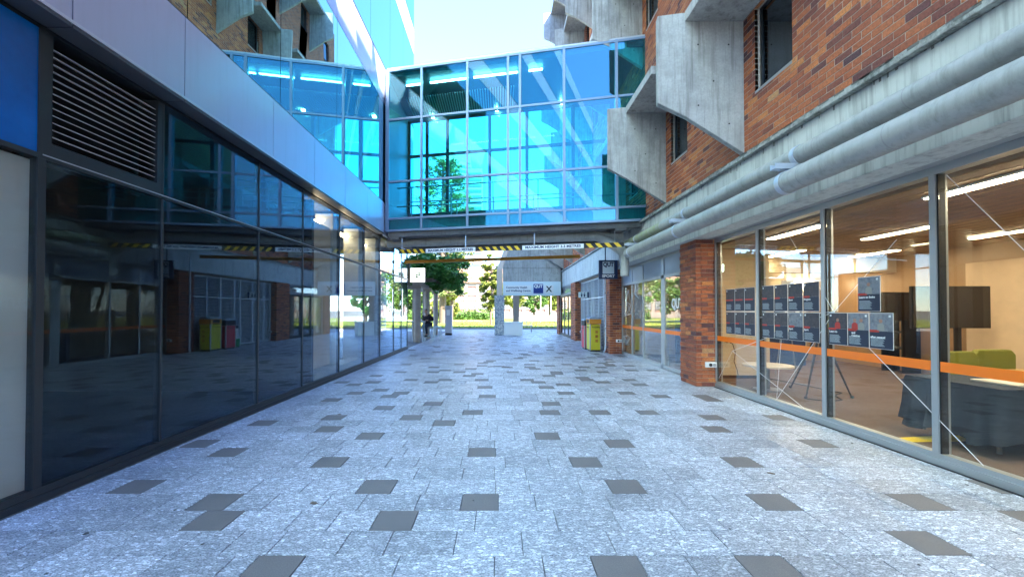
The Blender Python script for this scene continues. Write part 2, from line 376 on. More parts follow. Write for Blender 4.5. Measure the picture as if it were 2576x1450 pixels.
# ------------------------------------------------------------------ ground
XL, XR = -3.75, 4.45              # glass faces
ground = bx('ground', 'earth', None, -900, 900, -300, 1500, -.6, -.06, kind='structure')
rowp, rowb = .29, 3.19
pav = B().box(-12, 12, -30, 30.6, -.05, -.012).build('pavement', 'grout', None, kind='structure')
rnd = random.Random(7)
GREY = [(1208,1258),(996,1302),(1565,1210),(953,1217),(558,1250),(550,1297),(370,1210),(588,1129),(838,1155),(1213,1133),(1468,1153),(1549,1105),
 (1873,1165),(1965,1274),(2305,1257),(2037,1106),(1905,1396),(2350,1373),(1550,1412),(690,1420),(935,1091),(1119,1059),(836,1072),(848,1043),(1039,1044),
 (678,1055),(526,1105),(1279,1076),(1375,1092),(1190,1033),(1381,1032),(1513,1041),(1630,1037),(1786,1046),(1799,1077),(1952,1047),(973,1019),(829,1008),
 (985,992),(1010,986),(1092,1010),(1226,995),(1220,972),(1384,1010),(1374,972),(1416,965),(1422,985),(1577,988),(1657,993),(1786,1003),(1770,997),(1083,962),
 (1033,955),(1325,952),(1478,955),(2555,1283),(2465,1205),(1990,1052),(1290,935),(1120,930),(1400,938),(1180,945),(1460,930),(1345,925),(960,978),(900,985)]
rows = {}
for gx, gy in GREY:
    y = F*CAMZ/(gy-VPY); x = (gx-VPX)*y/F; k = round((y-rowb-rowp/2)/rowp); rows.setdefault(k, []).append(x)
small = []      # (x0,x1,y0,y1,dark,tone)
for k in range(-14, 95):
    y0 = rowb+k*rowp; y1 = y0+rowp; gs = sorted(rows.get(k, []))
    near = y0 < 8.4
    if not near or y0 < 1.6:
        for _ in range(40):
            x = rnd.uniform(-3.5, 4.2)
            if rnd.random() < (.10 if y0 > 8.4 else .03)*(1+.12*x) and all(abs(x-g) > .45 for g in gs): gs.append(x)
        gs.sort()
    cur = XL-.2-rnd.random()*.3; gi = 0
    while cur < XR+.1:
        while gi < len(gs) and gs[gi]-.15 < cur: gi += 1
        nxt = gs[gi]-.15 if gi < len(gs) else 99
        if nxt-cur < .02: small.append((cur, cur+.3, y0, y1, 1, rnd.random())); cur += .3; gi += 1; continue
        l = rnd.choice((.3, .3, .45, .45, .6))
        if nxt-cur < l+.14: l = nxt-cur if nxt-cur < .62 else (nxt-cur)/2
        small.append((cur, cur+l, y0, y1, 0, rnd.random())); cur += l
XE = XR+.05
small = [(max(a, XL-.03), min(b, XE), c, d, e, t) for a, b, c, d, e, t in small if b > XL+.03 and a < XE-.03]
def vis_area(x0, x1, y0, y1):
    if y0 < .6: return 0
    a = proj((x0+x1)/2, (y0+y1)/2, 0)
    if a[0] < -60 or a[0] > 2640 or a[1] > 1480: return 0
    return (x1-x0)/(y0**1)*(1/y0)
small.sort(key=lambda q: -vis_area(*q[:4]))
TV = 6; pm = {}
def tone_mesh(name, dims, m, tone, bev=0):
    key = (m, round(dims[0], 3), round(dims[1], 3), round(dims[2], 3), tone)
    if key in pm: return pm[key]
    a, b, c = (max(.01, q)/2 for q in key[1:4]); q = B(); e = bev
    if e:
        q.add([(-a,-b,-c),(a,-b,-c),(a,b,-c),(-a,b,-c),(-a,-b,c-e),(a,-b,c-e),(a,b,c-e),(-a,b,c-e),(-a+e,-b+e,c),(a-e,-b+e,c),(a-e,b-e,c),(-a+e,b-e,c)],
              [(0,1,5,4),(1,2,6,5),(2,3,7,6),(3,0,4,7),(4,5,9,8),(5,6,10,9),(6,7,11,10),(7,4,8,11),(8,9,10,11)])
    else: q.box(-a, a, -b, b, -c, c)
    me = bpy.data.meshes.new(name); me.from_pydata(q.v, [], q.f); me.materials.append(M[m])
    at = me.attributes.new('tone', 'FLOAT', 'POINT'); at.data.foreach_set('value', [tone]*len(q.v)); pm[key] = me; return me
gap = .003
for (x0, x1, y0, y1, d, t) in small[:300]:
    dz = rnd.uniform(-.0012, .0012); tq = round(round(t*TV)/TV, 3)
    wdt = round((x1-x0-2*gap)*100)/100
    me = tone_mesh('paver', (x1-x0-2*gap, y1-y0-2*gap, .03), 'dark_paver' if d else 'granite', tq, .002)
    tag(link('paver', me, pav, ((x0+x1)/2, (y0+y1)/2, -.015+dz)))
def boxes_mesh(name, arr, tones, mats, mi, parent, faces=None, kind='stuff', origin=(0,0,0)):
    """arr N x 6 (x0,x1,y0,y1,z0,z1)"""
    A = np.array(arr, float); n = len(A)
    idx = [(0,2,4),(1,2,4),(1,3,4),(0,3,4),(0,2,5),(1,2,5),(1,3,5),(0,3,5)]
    V = np.stack([A[:, list(i)] for i in idx], 1).reshape(-1, 3)
    fs = [(0,3,2,1),(4,5,6,7),(0,1,5,4),(1,2,6,5),(2,3,7,6),(3,0,4,7)] if faces is None else faces
    Fc = (np.array(fs)[None] + (np.arange(n)*8)[:, None, None]).reshape(-1, 4)
    me = bpy.data.meshes.new(name); me.from_pydata((V-np.array(origin)).tolist(), [], Fc.tolist())
    for x in mats: me.materials.append(M[x])
    me.polygons.foreach_set('material_index', np.repeat(np.array(mi, int), len(fs)).tolist())
    at = me.attributes.new('tone', 'FLOAT', 'POINT'); at.data.foreach_set('value', np.repeat(np.array(tones, float), 8).tolist()); me.update()
    return tag(link(name, me, parent, origin), kind=kind)
gq = B()
for _ in range(45):
    y = 1.5+18*rnd.random()**1.5; gq.cyl((rnd.uniform(-3.5, 4.2), y, .0), (0, 0, 0), .01, n=8) if False else None
    x_ = rnd.uniform(-3.5, 4.2); rr = rnd.uniform(.006, .018); gq.prism([(x_+rr*math.cos(a)*rnd.uniform(.7, 1.3), y+rr*math.sin(a)) for a in [k*math.pi/4 for k in range(8)]], 'z', .0005, .0035)
gq.build('gum_spot', 'grime', pav, kind='stuff')
rest = small[300:]
boxes_mesh('far_pavers', [(a+gap, b-gap, c+gap, d-gap, -.03, rnd.uniform(-.001, .001)) for a, b, c, d, e, t in rest], [q[5] for q in rest], ['granite', 'dark_paver'], [q[4] for q in rest], pav)
bx('path', 'path', None, -30, 60, 30.6, 34, -.055, -.008, kind='structure')
B().box(-60, 60, 60.8, 80, -.055, .03).box(-60, 6, 34.15, 59, -.055, .03).box(6, 60, 36, 59, -.055, .03).build('lawn', 'grass', None, kind='structure')
bx('lawn_kerb', 'concrete_dark', None, -60, 6.2, 34.0, 34.15, -.055, .09, kind='structure')
bx('far_path', 'path', None, -60, 60, 59, 60.8, -.055, .02, kind='structure')
def grass_pts(n, r):
    P = np.stack([r.uniform(-14, 14, n), 34.3+24*r.random(n)**1.6, np.full(n, .05)], 1); return P
V, Fc = leaves(9000, grass_pts, .06, 4, flat=3); leaf_obj('grass', V, Fc, 'grass_blade', kind='stuff', label='sunlit short grass blades on the lawn beyond the passage')

# ------------------------------------------------------------------ LEFT BUILDING
LB = thing('glass_office_building', 'tall left building with dark mirror glass base, pale metal band and reflective glass wall above', 'building', (-8, 0, 0))
YE = 16.6
# base glazing
ml = [-6.2, -4.4, -2.6, -.8, 1.0, 2.6, 3.30, 4.49, 6.30, 7.72, 9.49, 11.24, 12.72, 14.42, 15.53, 16.55]
gz0, gzt, gz1 = .12, 2.82, 3.86
for i, y in enumerate(ml):
    wd = .03 if abs(y-3.30) < .01 else .012
    piece('mullion', 'dark_frame', LB, XL-.06, XL+.012, y-wd, y+wd, .1, gz1)
for i in range(len(ml)-1):
    a, b = ml[i]+.013, ml[i+1]-.013
    g1 = bx('window_pane', 'glass_low', LB, XL-.01, XL, a, b, gz0, gzt-.02)
    if i == 6:                                             # ventilation louvre beside the blue panel
        lv = B().box(XL-.25, XL-.24, a, b, gzt, gz1).build('louvre', 'black', LB)
        for d in ((a, a+.06), (b-.06, b)): piece('louvre_frame', 'dark_frame', lv, XL-.2, XL+.008, d[0], d[1], gzt+.02, gz1)
        piece('louvre_frame', 'dark_frame', lv, XL-.2, XL+.008, a+.06, b-.06, gzt+.02, gzt+.13)
        for k in range(14):
            z = gzt+.15+k*.062
            B().obox((XL-.06, (a+b)/2, z), (.05, 0, -.022), (0, (b-a)/2-.07, 0), (.002, 0, .003)).build('slat', 'louvre_slat', lv)
    elif i == 5:
        bx('blue_panel', 'blue_panel', LB, XL-.02, XL, a, b, gzt+.02, gz1)
    else:
        bx('window_pane', 'glass_low', LB, XL-.01, XL, a, b, gzt+.02, gz1)
bx('transom', 'dark_frame', LB, XL-.05, XL+.014, ml[0], YE, gzt-.02, gzt+.02)
bx('transom_trim', 'alu', LB, XL+.014, XL+.018, 3.3, YE, gzt+.008, gzt+.018)
B().box(XL-.2, XL+.03, ml[0], YE, -.01, .06).box(XL-.06, XL+.015, ml[0], YE, .06, .12).build('base_rail', 'dark_frame', LB)
# interior
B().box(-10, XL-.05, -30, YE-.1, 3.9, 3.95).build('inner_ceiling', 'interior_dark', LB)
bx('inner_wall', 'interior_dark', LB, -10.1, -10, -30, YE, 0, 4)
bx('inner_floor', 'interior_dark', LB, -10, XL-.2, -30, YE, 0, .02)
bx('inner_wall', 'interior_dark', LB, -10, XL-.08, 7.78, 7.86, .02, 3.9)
for y0, y1 in ((9.6, 10.05), (11.35, 11.9), (12.9, 13.4)):
    bx('inner_column', 'pale_column', LB, XL-.62, XL-.2, y0, y1, .02, 2.76 if y0 < 3 else 3.85)
bx('inner_column', 'pale_column', LB, XL-.5, XL-.05, 2.66, 3.265, .125, 2.78)
bx('curtain', 'curtain', LB, XL-.3, XL-.09, 1.1, 2.5, .125, 2.78)
bx('inner_panel', 'beige_wall', LB, XL-.35, XL-.25, 8.55, 9.58, .3, 3.5)
bx('inner_panel', 'beige_wall', LB, XL-.95, XL-.85, 10.2, 11.3, .2, 3.5)
bx('inner_wall', 'interior_dark', LB, -10, XL-.12, 8.35, 8.45, .02, 3.85)
B().box(XL-.5, XL-.1, 8.47, 13.3, .02, .24).build('inner_sill', 'pale_column', LB)
bx('inner_panel', 'mural_reflection', LB, XL-1.1, XL-1.0, 13.5, 16.3, .02, 3.0)  # mural reflected in the glass, its colours painted on a panel behind
for y in (8.9, 10.6, 12.2, 14.0):
    o = bx('ceiling_lamp', 'lamp_cafe', LB, XL-.62, XL-.48, y, y+.9, 3.6, 3.64)
# pale metal band
XF = -3.55; fz0, fz1 = 3.94, 4.87
fy = [-12.6, -9.9, -7.2, -4.5, -1.9, .8, 3.34, 4.54, 6.33, 7.76, 9.3, 10.9, 12.45]
fy2 = [12.47, 14.2, 16.6]
for i in range(len(fy)-1):
    bx('fascia_panel', 'fascia', LB, XF-.06, XF, fy[i]+.006, fy[i+1]-.006, fz0+.03, fz1)
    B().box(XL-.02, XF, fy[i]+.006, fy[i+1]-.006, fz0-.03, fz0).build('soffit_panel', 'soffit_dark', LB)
bx('fascia_trim', 'fascia_edge', LB, XF-.05, XF+.006, -12.6, 12.45, fz0+.002, fz0+.03)
for i in range(len(fy2)-1):
    bx('fascia_panel', 'fascia', LB, XF-.06, XF-.03, fy2[i]+.01, fy2[i+1]-.01, 3.88, 4.87)
# upper curtain wall
XU = XF-.04
um = [-22, -19, -16.4, -13.5, -10.8, -8.1, -5.4, -2.7, 0, 1.6, 3.1, 4.62, 6.6, 8.9, 11.2, 13.2, 15.0, 16.9]
def storey(z0, z1, last):
    for i in range(len(um)-1):
        r = random.Random(i*7+int(z0*10)); a, b = um[i], um[i+1]; dx = r.uniform(-.001, .001)*(b-a)
        q = B(); q.add([(XU-.02, a+.008, z0+.02), (XU-.02+dx, b-.008, z0+.02), (XU-.02+dx, b-.008, z1-.02), (XU-.02, a+.008, z1-.02),
                        (XU, a+.008, z0+.02), (XU+dx, b-.008, z0+.02), (XU+dx, b-.008, z1-.02), (XU, a+.008, z1-.02)],
                       [(0,1,2,3),(7,6,5,4),(0,4,5,1),(1,5,6,2),(2,6,7,3),(3,7,4,0)])
        q.build('glass_pane', 'glass_up', LB)
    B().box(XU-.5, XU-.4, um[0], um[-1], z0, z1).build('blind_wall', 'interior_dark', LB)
levels = [(fz1+.03, 8.0), (9.16, 12.3), (13.4, 16.6), (17.7, 20.9)]
for i, (a, b) in enumerate(levels):
    storey(a, b, False)
    piece('glazing_rail', 'dark_frame', LB, XU-.05, XU+.003, um[0], um[-1], a-.03, a+.018)
    top = levels[i+1][0]-.03 if i+1 < len(levels) else 22
    for k in range(len(um)-1):
        piece('spandrel_panel', 'fascia', LB, XU-.04, XU, um[k]+.006, um[k+1]-.006, b, top)
q = B()
for y in um: q.box(XU-.08, XU-.03, y-.02, y+.02, fz1, 22)
q.build('mullion_frame', 'dark_frame', LB)
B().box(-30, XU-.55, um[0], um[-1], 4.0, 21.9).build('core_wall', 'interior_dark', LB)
bx('end_wall', 'fascia', LB, -30, XU-.1, um[-1]+.001, um[-1]+.05, 3.9, 21.9)
B().box(-30, XL-.3, um[0], um[0]+6, 0, 4).build('rear_wall', 'fascia', LB)

# ------------------------------------------------------------------ RIGHT BUILDING
RB = thing('brick_building', 'red brick building on the right with concrete window hoods, beam and lit glass shopfront', 'building', (8, 8, 0))
XB = 4.0; YF = 27.2
LV, BAY, F0 = 4.2, 3.09, 6.57
fins = []
for lev in range(4):
    off = F0 - 3*BAY + (BAY/2 if lev % 2 else 0)
    k = 0
    while off+k*BAY < YF-.3:
        if not (lev == 0 and 0 < off+k*BAY < 6): fins.append((lev, off+k*BAY))
        k += 1
def in_window(y, z, m=0):
    for lev, f in fins:
        if f-1.09-m < y < f-.28+m and 4.97+lev*LV-m < z < 6.28+lev*LV+m: return True
    return False
bricks = []      # (box, facing, tone)
rb = random.Random(3)
def tone(u, z):
    n = .5+.22*math.sin(u*.9+1.3*math.sin(z*1.7))+.10*math.sin(u*2.3+z*3.1)
    t = .52+.3*(n-.5)+rb.gauss(0, .17)
    if rb.random() < .07: t = rb.uniform(0, .2)
    return min(1, max(0, t))
nrow = int((25-4.04)/.086)
for r in range(nrow):
    z = 4.04+r*.086; y = -3+(.12 if r % 2 else 0)
    if z > 14: break
    while y < YF:
        c = y+.115
        seg = [(y, y+.23)]
        for lev, f in fins:
            z0, z1 = 4.97+lev*LV, 6.28+lev*LV
            if z+.04 > z0 and z+.04 < z1:
                a, b = f-1.09, f-.28; ns = []
                for s, e in seg:
                    if e <= a or s >= b: ns.append((s, e))
                    else:
                        if s < a-.004: ns.append((s, a))
                        if e > b+.004: ns.append((b, e))
                seg = ns
        for s, e in seg:
            bricks.append(((XB-.004+rb.uniform(-.0015, .0015), XB+.05, s, e, z, z+.075), 'w', tone(c, z)))
        y += .24
PIL = [(4.04, 4.50, 8.32, 9.06), (3.95, 4.40, 14.5, 15.24), (3.88, 4.30, 20.7, 22.0), (3.86, 4.3, 26.3, 27.2)]
for px0, px1, py0, py1 in PIL:
    for r in range(35):
        z = .01+r*.086
        o = .12 if r % 2 else 0
        y = py0-o
        while y < py1:           # corridor face
            a, b = max(y, py0), min(y+.23, py1)
            if b-a > .03: bricks.append(((px0-.004+rb.uniform(-.002, .001), px0+.1, a, b, z, z+.076), 'p', tone(y*2, z*1.5)*.9))
            y += .24
        x = px0+(.12 if not r % 2 else 0)-(.0)
        if not r % 2: bricks.append(((px0+.1, px0+.115, py0-.003, py0+.1, z, z+.076), 'p', .3))
        while x < px1:            # face towards the camera
            a, b = max(x, px0+.1), min(x+.23, px1)
            if b-a > .03: bricks.append(((a, b, py0-.004+rb.uniform(-.002, .001), py0+.1, z, z+.076), 'p', tone(x*2+5, z*1.5)))
            x += .24
        for q in ((px0, px1, py1-.1, py1),): bricks.append(((px0+.11, px1, py1-.1, py1+.003, z, z+.076), 'p', .4))
def barea(b):
    x0, x1, y0, y1, z0, z1 = b
    if y0 < 1.5: return 0
    a = proj(x0, (y0+y1)/2, (z0+z1)/2)
    if a[0] > 2590 or a[0] < 0 or a[1] < -10: return 0
    # hidden behind the nearest hoods
    if 5.0 < y0 < 6.6 and z0 > 6.1: return 0
    return (1 if y1-y0 > .1 else .5)/y0**3*max(.2, y1-y0)
bricks.sort(key=lambda q: -barea(q[0]))
wallp = B()
# mortar backing wall split round the window openings
def wall_with_holes(q, x0, x1, ya, yb, za, zb, holes):
    ys = sorted({ya, yb, *[h[0] for h in holes], *[h[1] for h in holes]}); ys = [y for y in ys if ya <= y <= yb]
    for i in range(len(ys)-1):
        m = (ys[i]+ys[i+1])/2; hs = sorted([h for h in holes if h[0] < m < h[1]], key=lambda h: h[2]); z = za
        for h in hs:
            if h[2] > z: q.box(x0, x1, ys[i], ys[i+1], z, h[2])
            z = max(z, h[3])
        if z < zb: q.box(x0, x1, ys[i], ys[i+1], z, zb)
holes = [(f-1.09, f-.28, 4.97+l*LV, 6.28+l*LV) for l, f in fins]
wall_with_holes(wallp, XB, XB+.25, -3, YF, 4.03, 14.0, [h for h in holes if h[0] > -3])
wall = wallp.build('wall', 'mortar', RB)
up = B(); wall_with_holes(up, XB, XB+.25, -3, YF, 14.0, 20.2, [h for h in holes if h[0] > -3]); 
mb = bpy.data.materials.new('brick_far'); mb.use_nodes = True; N = mb.node_tree.nodes; L = mb.node_tree.links
bt = N.new('ShaderNodeTexBrick'); g = N.new('ShaderNodeNewGeometry'); sx = N.new('ShaderNodeSeparateXYZ'); cx = N.new('ShaderNodeCombineXYZ')
L.new(g.outputs['Position'], sx.inputs[0]); L.new(sx.outputs[1], cx.inputs[0]); L.new(sx.outputs[2], cx.inputs[1]); L.new(cx.outputs[0], bt.inputs['Vector'])
bt.inputs['Scale'].default_value = 1; bt.inputs['Brick Width'].default_value = .24; bt.inputs['Row Height'].default_value = .086; bt.inputs['Mortar Size'].default_value = .005
bt.inputs['Color1'].default_value = (.36, .11, .05, 1); bt.inputs['Color2'].default_value = (.18, .055, .035, 1); bt.inputs['Mortar'].default_value = (.4, .34, .29, 1)
L.new(bt.outputs[0], N['Principled BSDF'].inputs['Base Color']); N['Principled BSDF'].inputs['Roughness'].default_value = .85; M['brick_far'] = mb
up.build('upper_wall', 'brick_far', RB)
pills = []
for px0, px1, py0, py1 in PIL:
    pills.append(bx('pillar', 'mortar', RB, px0+.008, px1-.004, py0+.008, py1-.008, 0, 3.02))
for b, kind, t in bricks[:300]:
    x0, x1, y0, y1, z0, z1 = b; tq = round(round(t*12)/12, 3)
    me = tone_mesh('brick', (x1-x0, y1-y0, z1-z0), 'brick', tq)
    par = wall if kind == 'w' else min(pills, key=lambda p: (WLOC[p]-Vector((x0, y0, 0))).length)
    link('brick', me, par, ((x0+x1)/2, (y0+y1)/2, (z0+z1)/2))
rest = bricks[300:]
boxes_mesh('brickwork', [q[0] for q in rest], [q[2] for q in rest], ['brick'], [0]*len(rest), RB)
# windows and hoods
finmeshes = {}
for lev, f in fins:
    dz = lev*LV
    if f < -2.8: continue
    wn = link('window', None, None) if False else bx('window', 'glass_window', RB, XB+.10, XB+.112, f-1.04, f-.33, 5.02+dz, 6.23+dz)
    q = B().box(XB+.08, XB+.15, f-1.085, f-1.04, 4.975+dz, 6.275+dz).box(XB+.08, XB+.15, f-.33, f-.285, 4.975+dz, 6.275+dz).box(XB+.08, XB+.15, f-1.04, f-.33, 4.975+dz, 5.02+dz).box(XB+.08, XB+.15, f-1.04, f-.33, 6.23+dz, 6.275+dz)
    q.build('window_frame', 'dark_frame', wn)
    bx('window_back', 'interior_dark', wn, XB+.6, XB+.62, f-1.2, f-.2, 4.8+dz, 6.4+dz)
    if lev < 3: bx('sill', 'alu', wn, XB-.008, XB+.08, f-1.085, f-.285, 4.93+dz, 4.972+dz)
    if f > YF-1: continue
    # hood: fin with sloping foot and bent outer lip, plus the slab over the window
    t = .11; xo, xf = 2.62, 3.04; xw = XB-.0
    def P(x, y, z): return (x, y, z+dz)
    q = B()
    zf = 4.11+(XB-xf)/(XB-xo)*(4.98-4.11)
    yo = f+.10
    q.add([P(xw, f, 4.11), P(xf, f, zf), P(xf, f, 6.43), P(xw, f, 6.43), P(xw, f+t, 4.11), P(xf+.03, f+t, zf), P(xf+.03, f+t, 6.43), P(xw, f+t, 6.43)],
          [(0,1,2,3),(7,6,5,4),(0,4,5,1),(3,2,6,7),(0,3,7,4)])
    q.add([P(xf, f, zf), P(xo, yo-.02, 4.98), P(xo, yo-.02, 6.43), P(xf, f, 6.43), P(xf+.03, f+t, zf), P(xo+.02, yo+t, 4.98), P(xo+.02, yo+t, 6.43), P(xf+.03, f+t, 6.43)],
          [(0,1,2,3),(7,6,5,4),(0,4,5,1),(3,2,6,7),(1,5,6,2)])
    h = q.build('window_hood', 'concrete', RB, bevel=.012 if f < 13 and lev < 2 else 0)
    B().prism([(xf+.0, 6.28+dz), (XB-.01, 6.28+dz), (XB-.01, 7.0+dz), (xf+.25, 6.44+dz), (xf, 6.44+dz)], 'y', f-1.62, f-.004).build('hood_slab', 'concrete', h)
for lev, f in fins:
    if f > 13 or lev > 1 or f < 2: continue
    dz = lev*LV; q = B()
    for x, z in ((3.25, 4.9), (3.25, 5.9), (3.75, 4.6), (3.75, 5.9), (3.5, 5.3)): q.cyl((x, f-.001, z+dz), (x, f+.004, z+dz), .014, n=8)
    q.build('tie_hole', 'black', RB, kind='stuff')
# beam, ledge, soffit
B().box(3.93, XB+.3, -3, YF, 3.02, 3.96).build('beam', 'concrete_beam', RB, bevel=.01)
B().box(3.86, XB-.001, -3, YF, 3.965, 4.035).build('ledge', 'ledge', RB, bevel=.008)
q = B()
for i in range(240):
    y = rnd.uniform(1.5, YF); l = abs(rnd.gauss(0, .12))+.03; hh = rnd.uniform(.008, .035)
    q.box(3.857, 3.862, y, y+l, 4.037-hh*rnd.random(), 4.037)
    if i % 2: q.box(3.9285, 3.931, y, y+rnd.uniform(.006, .03), 3.96-rnd.uniform(.02, .16)*rnd.random(), 3.963)
q.build('weather_stain', 'stain', RB, kind='stuff')
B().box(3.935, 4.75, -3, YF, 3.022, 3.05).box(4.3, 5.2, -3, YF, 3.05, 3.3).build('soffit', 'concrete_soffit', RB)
q = B()
for i in range(40):
    y = 15.6+i*.29; z = 3.25 if i % 2 else 3.7; q.cyl((3.932, y, z), (3.926, y, z), .014, n=8)
q.build('tie_hole', 'black', RB, kind='stuff')
B().box(10.5, 30, -16, YF, 0, 20).box(4.26, 30, -11, -3, 0, 20).box(4.26, 30, -3, YF, 19, 20.1).build('core_wall', 'brick_far', RB)  # middle box: unseen mass behind the camera, lengthened to keep sun off the paving
bx('end_wall', 'brick_far', RB, 4.26, 30, YF-.2, YF, 3.05, 20.1)
bx('rear_wall', 'brick_far', RB, 4.5, 30, -3.2, -3, 0, 20.1)
# shopfront glazing
smul = [-1.5, -.1, 1.31, 2.72, 4.13, 5.54, 6.95, 8.30]
def stripe(y0, y1, par): return bx('safety_stripe', 'orange', par, XR-.016, XR-.012, y0, y1, .945, 1.045)
for i, y in enumerate(smul):
    piece('mullion', 'alu', RB, XR-.03, XR+.1, y-.03, y+.03, .12, 2.94)
    piece('mullion_gasket', 'black', RB, XR-.012, XR+.06, y-.045, y-.031, .12, 2.94)
panes = []
for i in range(len(smul)-1):
    g1 = bx('shop_window', 'glass_shop', RB, XR-.01, XR, smul[i]+.031, smul[i+1]-.046, .12, 2.94); panes.append(g1); stripe(smul[i]+.031, smul[i+1]-.046, g1)
B().box(XR-.04, XR+.1, smul[0], 8.32, 0, .075).box(XR-.015, XR+.08, smul[0], 8.32, .075, .12).build('sill_rail', 'alu', RB)
bx('grime_line', 'grime', LB, XL+.031, XL+.05, ml[0], YE, -.002, .004)
bx('grime_line', 'grime', RB, XR-.05, XR-.041, smul[0], 8.3, -.002, .004)
bx('drain_slot', 'black', RB, XR-.075, XR-.05, smul[0], 8.3, .0, .006)
bx('head_rail', 'alu', RB, XR-.03, XR+.1, smul[0], 8.32, 2.94, 3.02)
bx('corner_trim', 'black', RB, XR-.012, XR+.05, 8.2755, 8.289, .12, 2.94)
# decal lines on the glass, each a part of the pane
def dline(a, b, par, r=.0035):
    (y0, z0), (y1, z1) = a, b; d = Vector((0, y1-y0, z1-z0)); l = d.length/2; d.normalize(); n = Vector((0, -d.z, d.y))
    B().obox((XR-.018, (y0+y1)/2, (z0+z1)/2), (.001, 0, 0), tuple(n*r), tuple(d*l)).build('decal_line', 'white_decal', par)
P0 = (5.37, 1.54); N2 = (7.72, .79)
dline(P0, (3.73, .14), panes[4]); dline(P0, (6.5, .14), panes[5]); dline(N2, (5.92, .14), panes[5]); dline(N2, P0, panes[5])
dline(P0, (4.51, 2.35), panes[4]); dline(P0, (6.2, 2.72), panes[5]); dline(P0, (6.9, 1.44), panes[5], .003); dline(N2, (8.2, .2), panes[6], .003); dline((6.5, .14), (6.38, 1.1), panes[5], .003)
dline((4.0, 2.9), (3.3, 1.9), panes[3], .003); dline((4.9, 2.2), (4.4, 2.1), panes[4], .003)
# entrance beyond the first pillar
XS = 4.40
emul = [10.86, 12.35, 13.38, 14.42]
for y, wd in ((10.86, .09), (12.35, .025), (13.38, .025), (14.46, .03), (9.1, .04)):
    piece('mullion', 'alu', RB, XS-.03, XS+.1, y-wd, y+wd, .0, 3.02)
segs = [(9.14, 10.77), (10.95, 12.325), (12.375, 13.355), (13.405, 14.43)]
for i, (a, b) in enumerate(segs):
    g1 = bx('shop_window' if i else 'door', 'glass_shop', RB, XS-.01, XS, a, b, .1, 2.42)
    bx('safety_stripe', 'orange', g1, XS-.016, XS-.012, a, b, .945, 1.045)
    bx('frost_panel', 'sign_frost', RB, XS-.01, XS+.01, a, b, 2.5, 2.96)
    if i == 0:
        text('logo', 'QUT', .34, 'white', (XS-.02, 10.0, 1.72), CORFACE, g1, bold=.012, width=.62)
        B().box(XS-.03, XS+.03, a, b, .02, .1).box(XS-.025, XS+.03, a, a+.05, .1, 2.42).box(XS-.025, XS+.03, b-.05, b, .1, 2.42).build('door_frame', 'alu', g1)
    if i >= 2:
        r = random.Random(i+2); pts = [(r.uniform(a+.1, b-.1), 1.2+r.random()*1.15) for _ in range(11)] + [(r.uniform(a+.2, b-.1), .3+.4*r.random()) for _ in range(6)]
        qq = B()
        for k, p in enumerate(pts):
            ds = sorted(pts, key=lambda s: (s[0]-p[0])**2+(s[1]-p[1])**2)[1:(5 if i == 3 else 3)]
            for s in ds:
                d = Vector((0, s[0]-p[0], s[1]-p[1])); l = d.length/2
                if l < .01 or (i == 2 and p[1] < 1.2): continue
                d.normalize(); n = Vector((0, -d.z, d.y)); qq.obox((XS-.018, (s[0]+p[0])/2, (s[1]+p[1])/2), (.001, 0, 0), tuple(n*.006), tuple(d*l))
        qq.build('decal_network', 'white_decal', g1)
B().box(XS-.03, XS+.1, 9.06, 14.5, 2.42, 2.5).box(XS-.03, XS+.1, 9.06, 14.5, 2.96, 3.02).box(XS-.03, XS+.1, 10.86, 14.5, 0, .1).build('head_rail', 'alu', RB)
# louvre wall behind the bins
XV = 4.18
lw = B().box(XV+.1, XV+.12, 15.24, 20.7, 0, 3.02).build('louvre_screen', 'concrete_dark', RB)
for y in (15.3, 16.2, 17.0, 17.9, 18.3, 19.2, 20.1, 20.65): piece('louvre_post', 'louvre_white', lw, XV-.02, XV+.06, y-.03, y+.03, .05, 2.95)
for z in (.06, 2.1, 2.92): piece('louvre_rail', 'louvre_white', lw, XV-.015, XV+.06, 15.3, 20.65, z-.03, z+.03)
for k in range(46):
    z = .12+k*.061
    if abs(z-2.1) < .05: continue
    B().obox((XV+.02, 17.97, z), (.028, 0, -.016), (0, 2.66, 0), (.002, 0, .004)).build('slat', 'louvre_white', lw)
bx('lintel', 'sandstone', RB, XV-.1, XV+.2, 15.24, 20.7, 2.955, 3.02)
# double doors
XD = 3.98
dr = B().box(XD-.02, XD+.06, 22.0, 22.08, 0, 3.02).box(XD-.02, XD+.06, 26.2, 26.3, 0, 3.02).box(XD-.02, XD+.06, 22.08, 26.2, 2.45, 2.6).box(XD-.02, XD+.06, 22.08, 26.2, 2.95, 3.02).build('door_surround', 'alu', RB)
for a, b in ((22.1, 23.4), (23.42, 24.7), (24.72, 26.18)):
    d = bx('door', 'glass_door', RB, XD, XD+.012, a+.1, b-.1, .15, 2.35)
    B().box(XD-.02, XD+.03, a, a+.1, 0, 2.45).box(XD-.02, XD+.03, b-.1, b, 0, 2.45).box(XD-.02, XD+.03, a+.1, b-.1, 0, .15).box(XD-.02, XD+.03, a+.1, b-.1, 2.35, 2.45).build('door_frame', 'dark_frame', d)
    B().cyl((XD-.06, b-.18, .9), (XD-.06, b-.18, 1.5), .016).build('handle', 'steel', d)
q = B()
for k in range(5): q.box(XD-.01, XD+.05, 22.1, 26.18, 2.63+k*.065, 2.66+k*.065)
q.build('vent_slat', 'alu', RB)
bx('inner_wall', 'wood_wall', RB, 6.0, 6.1, 20.9, 27, 0, 3)
bx('door_backing', 'interior_dark', RB, 4.35, 6, 20.75, 20.85, 0, 3)
bx('inner_floor', 'carpet', RB, 4.1, 6.0, 20.9, 27, 0, .01)

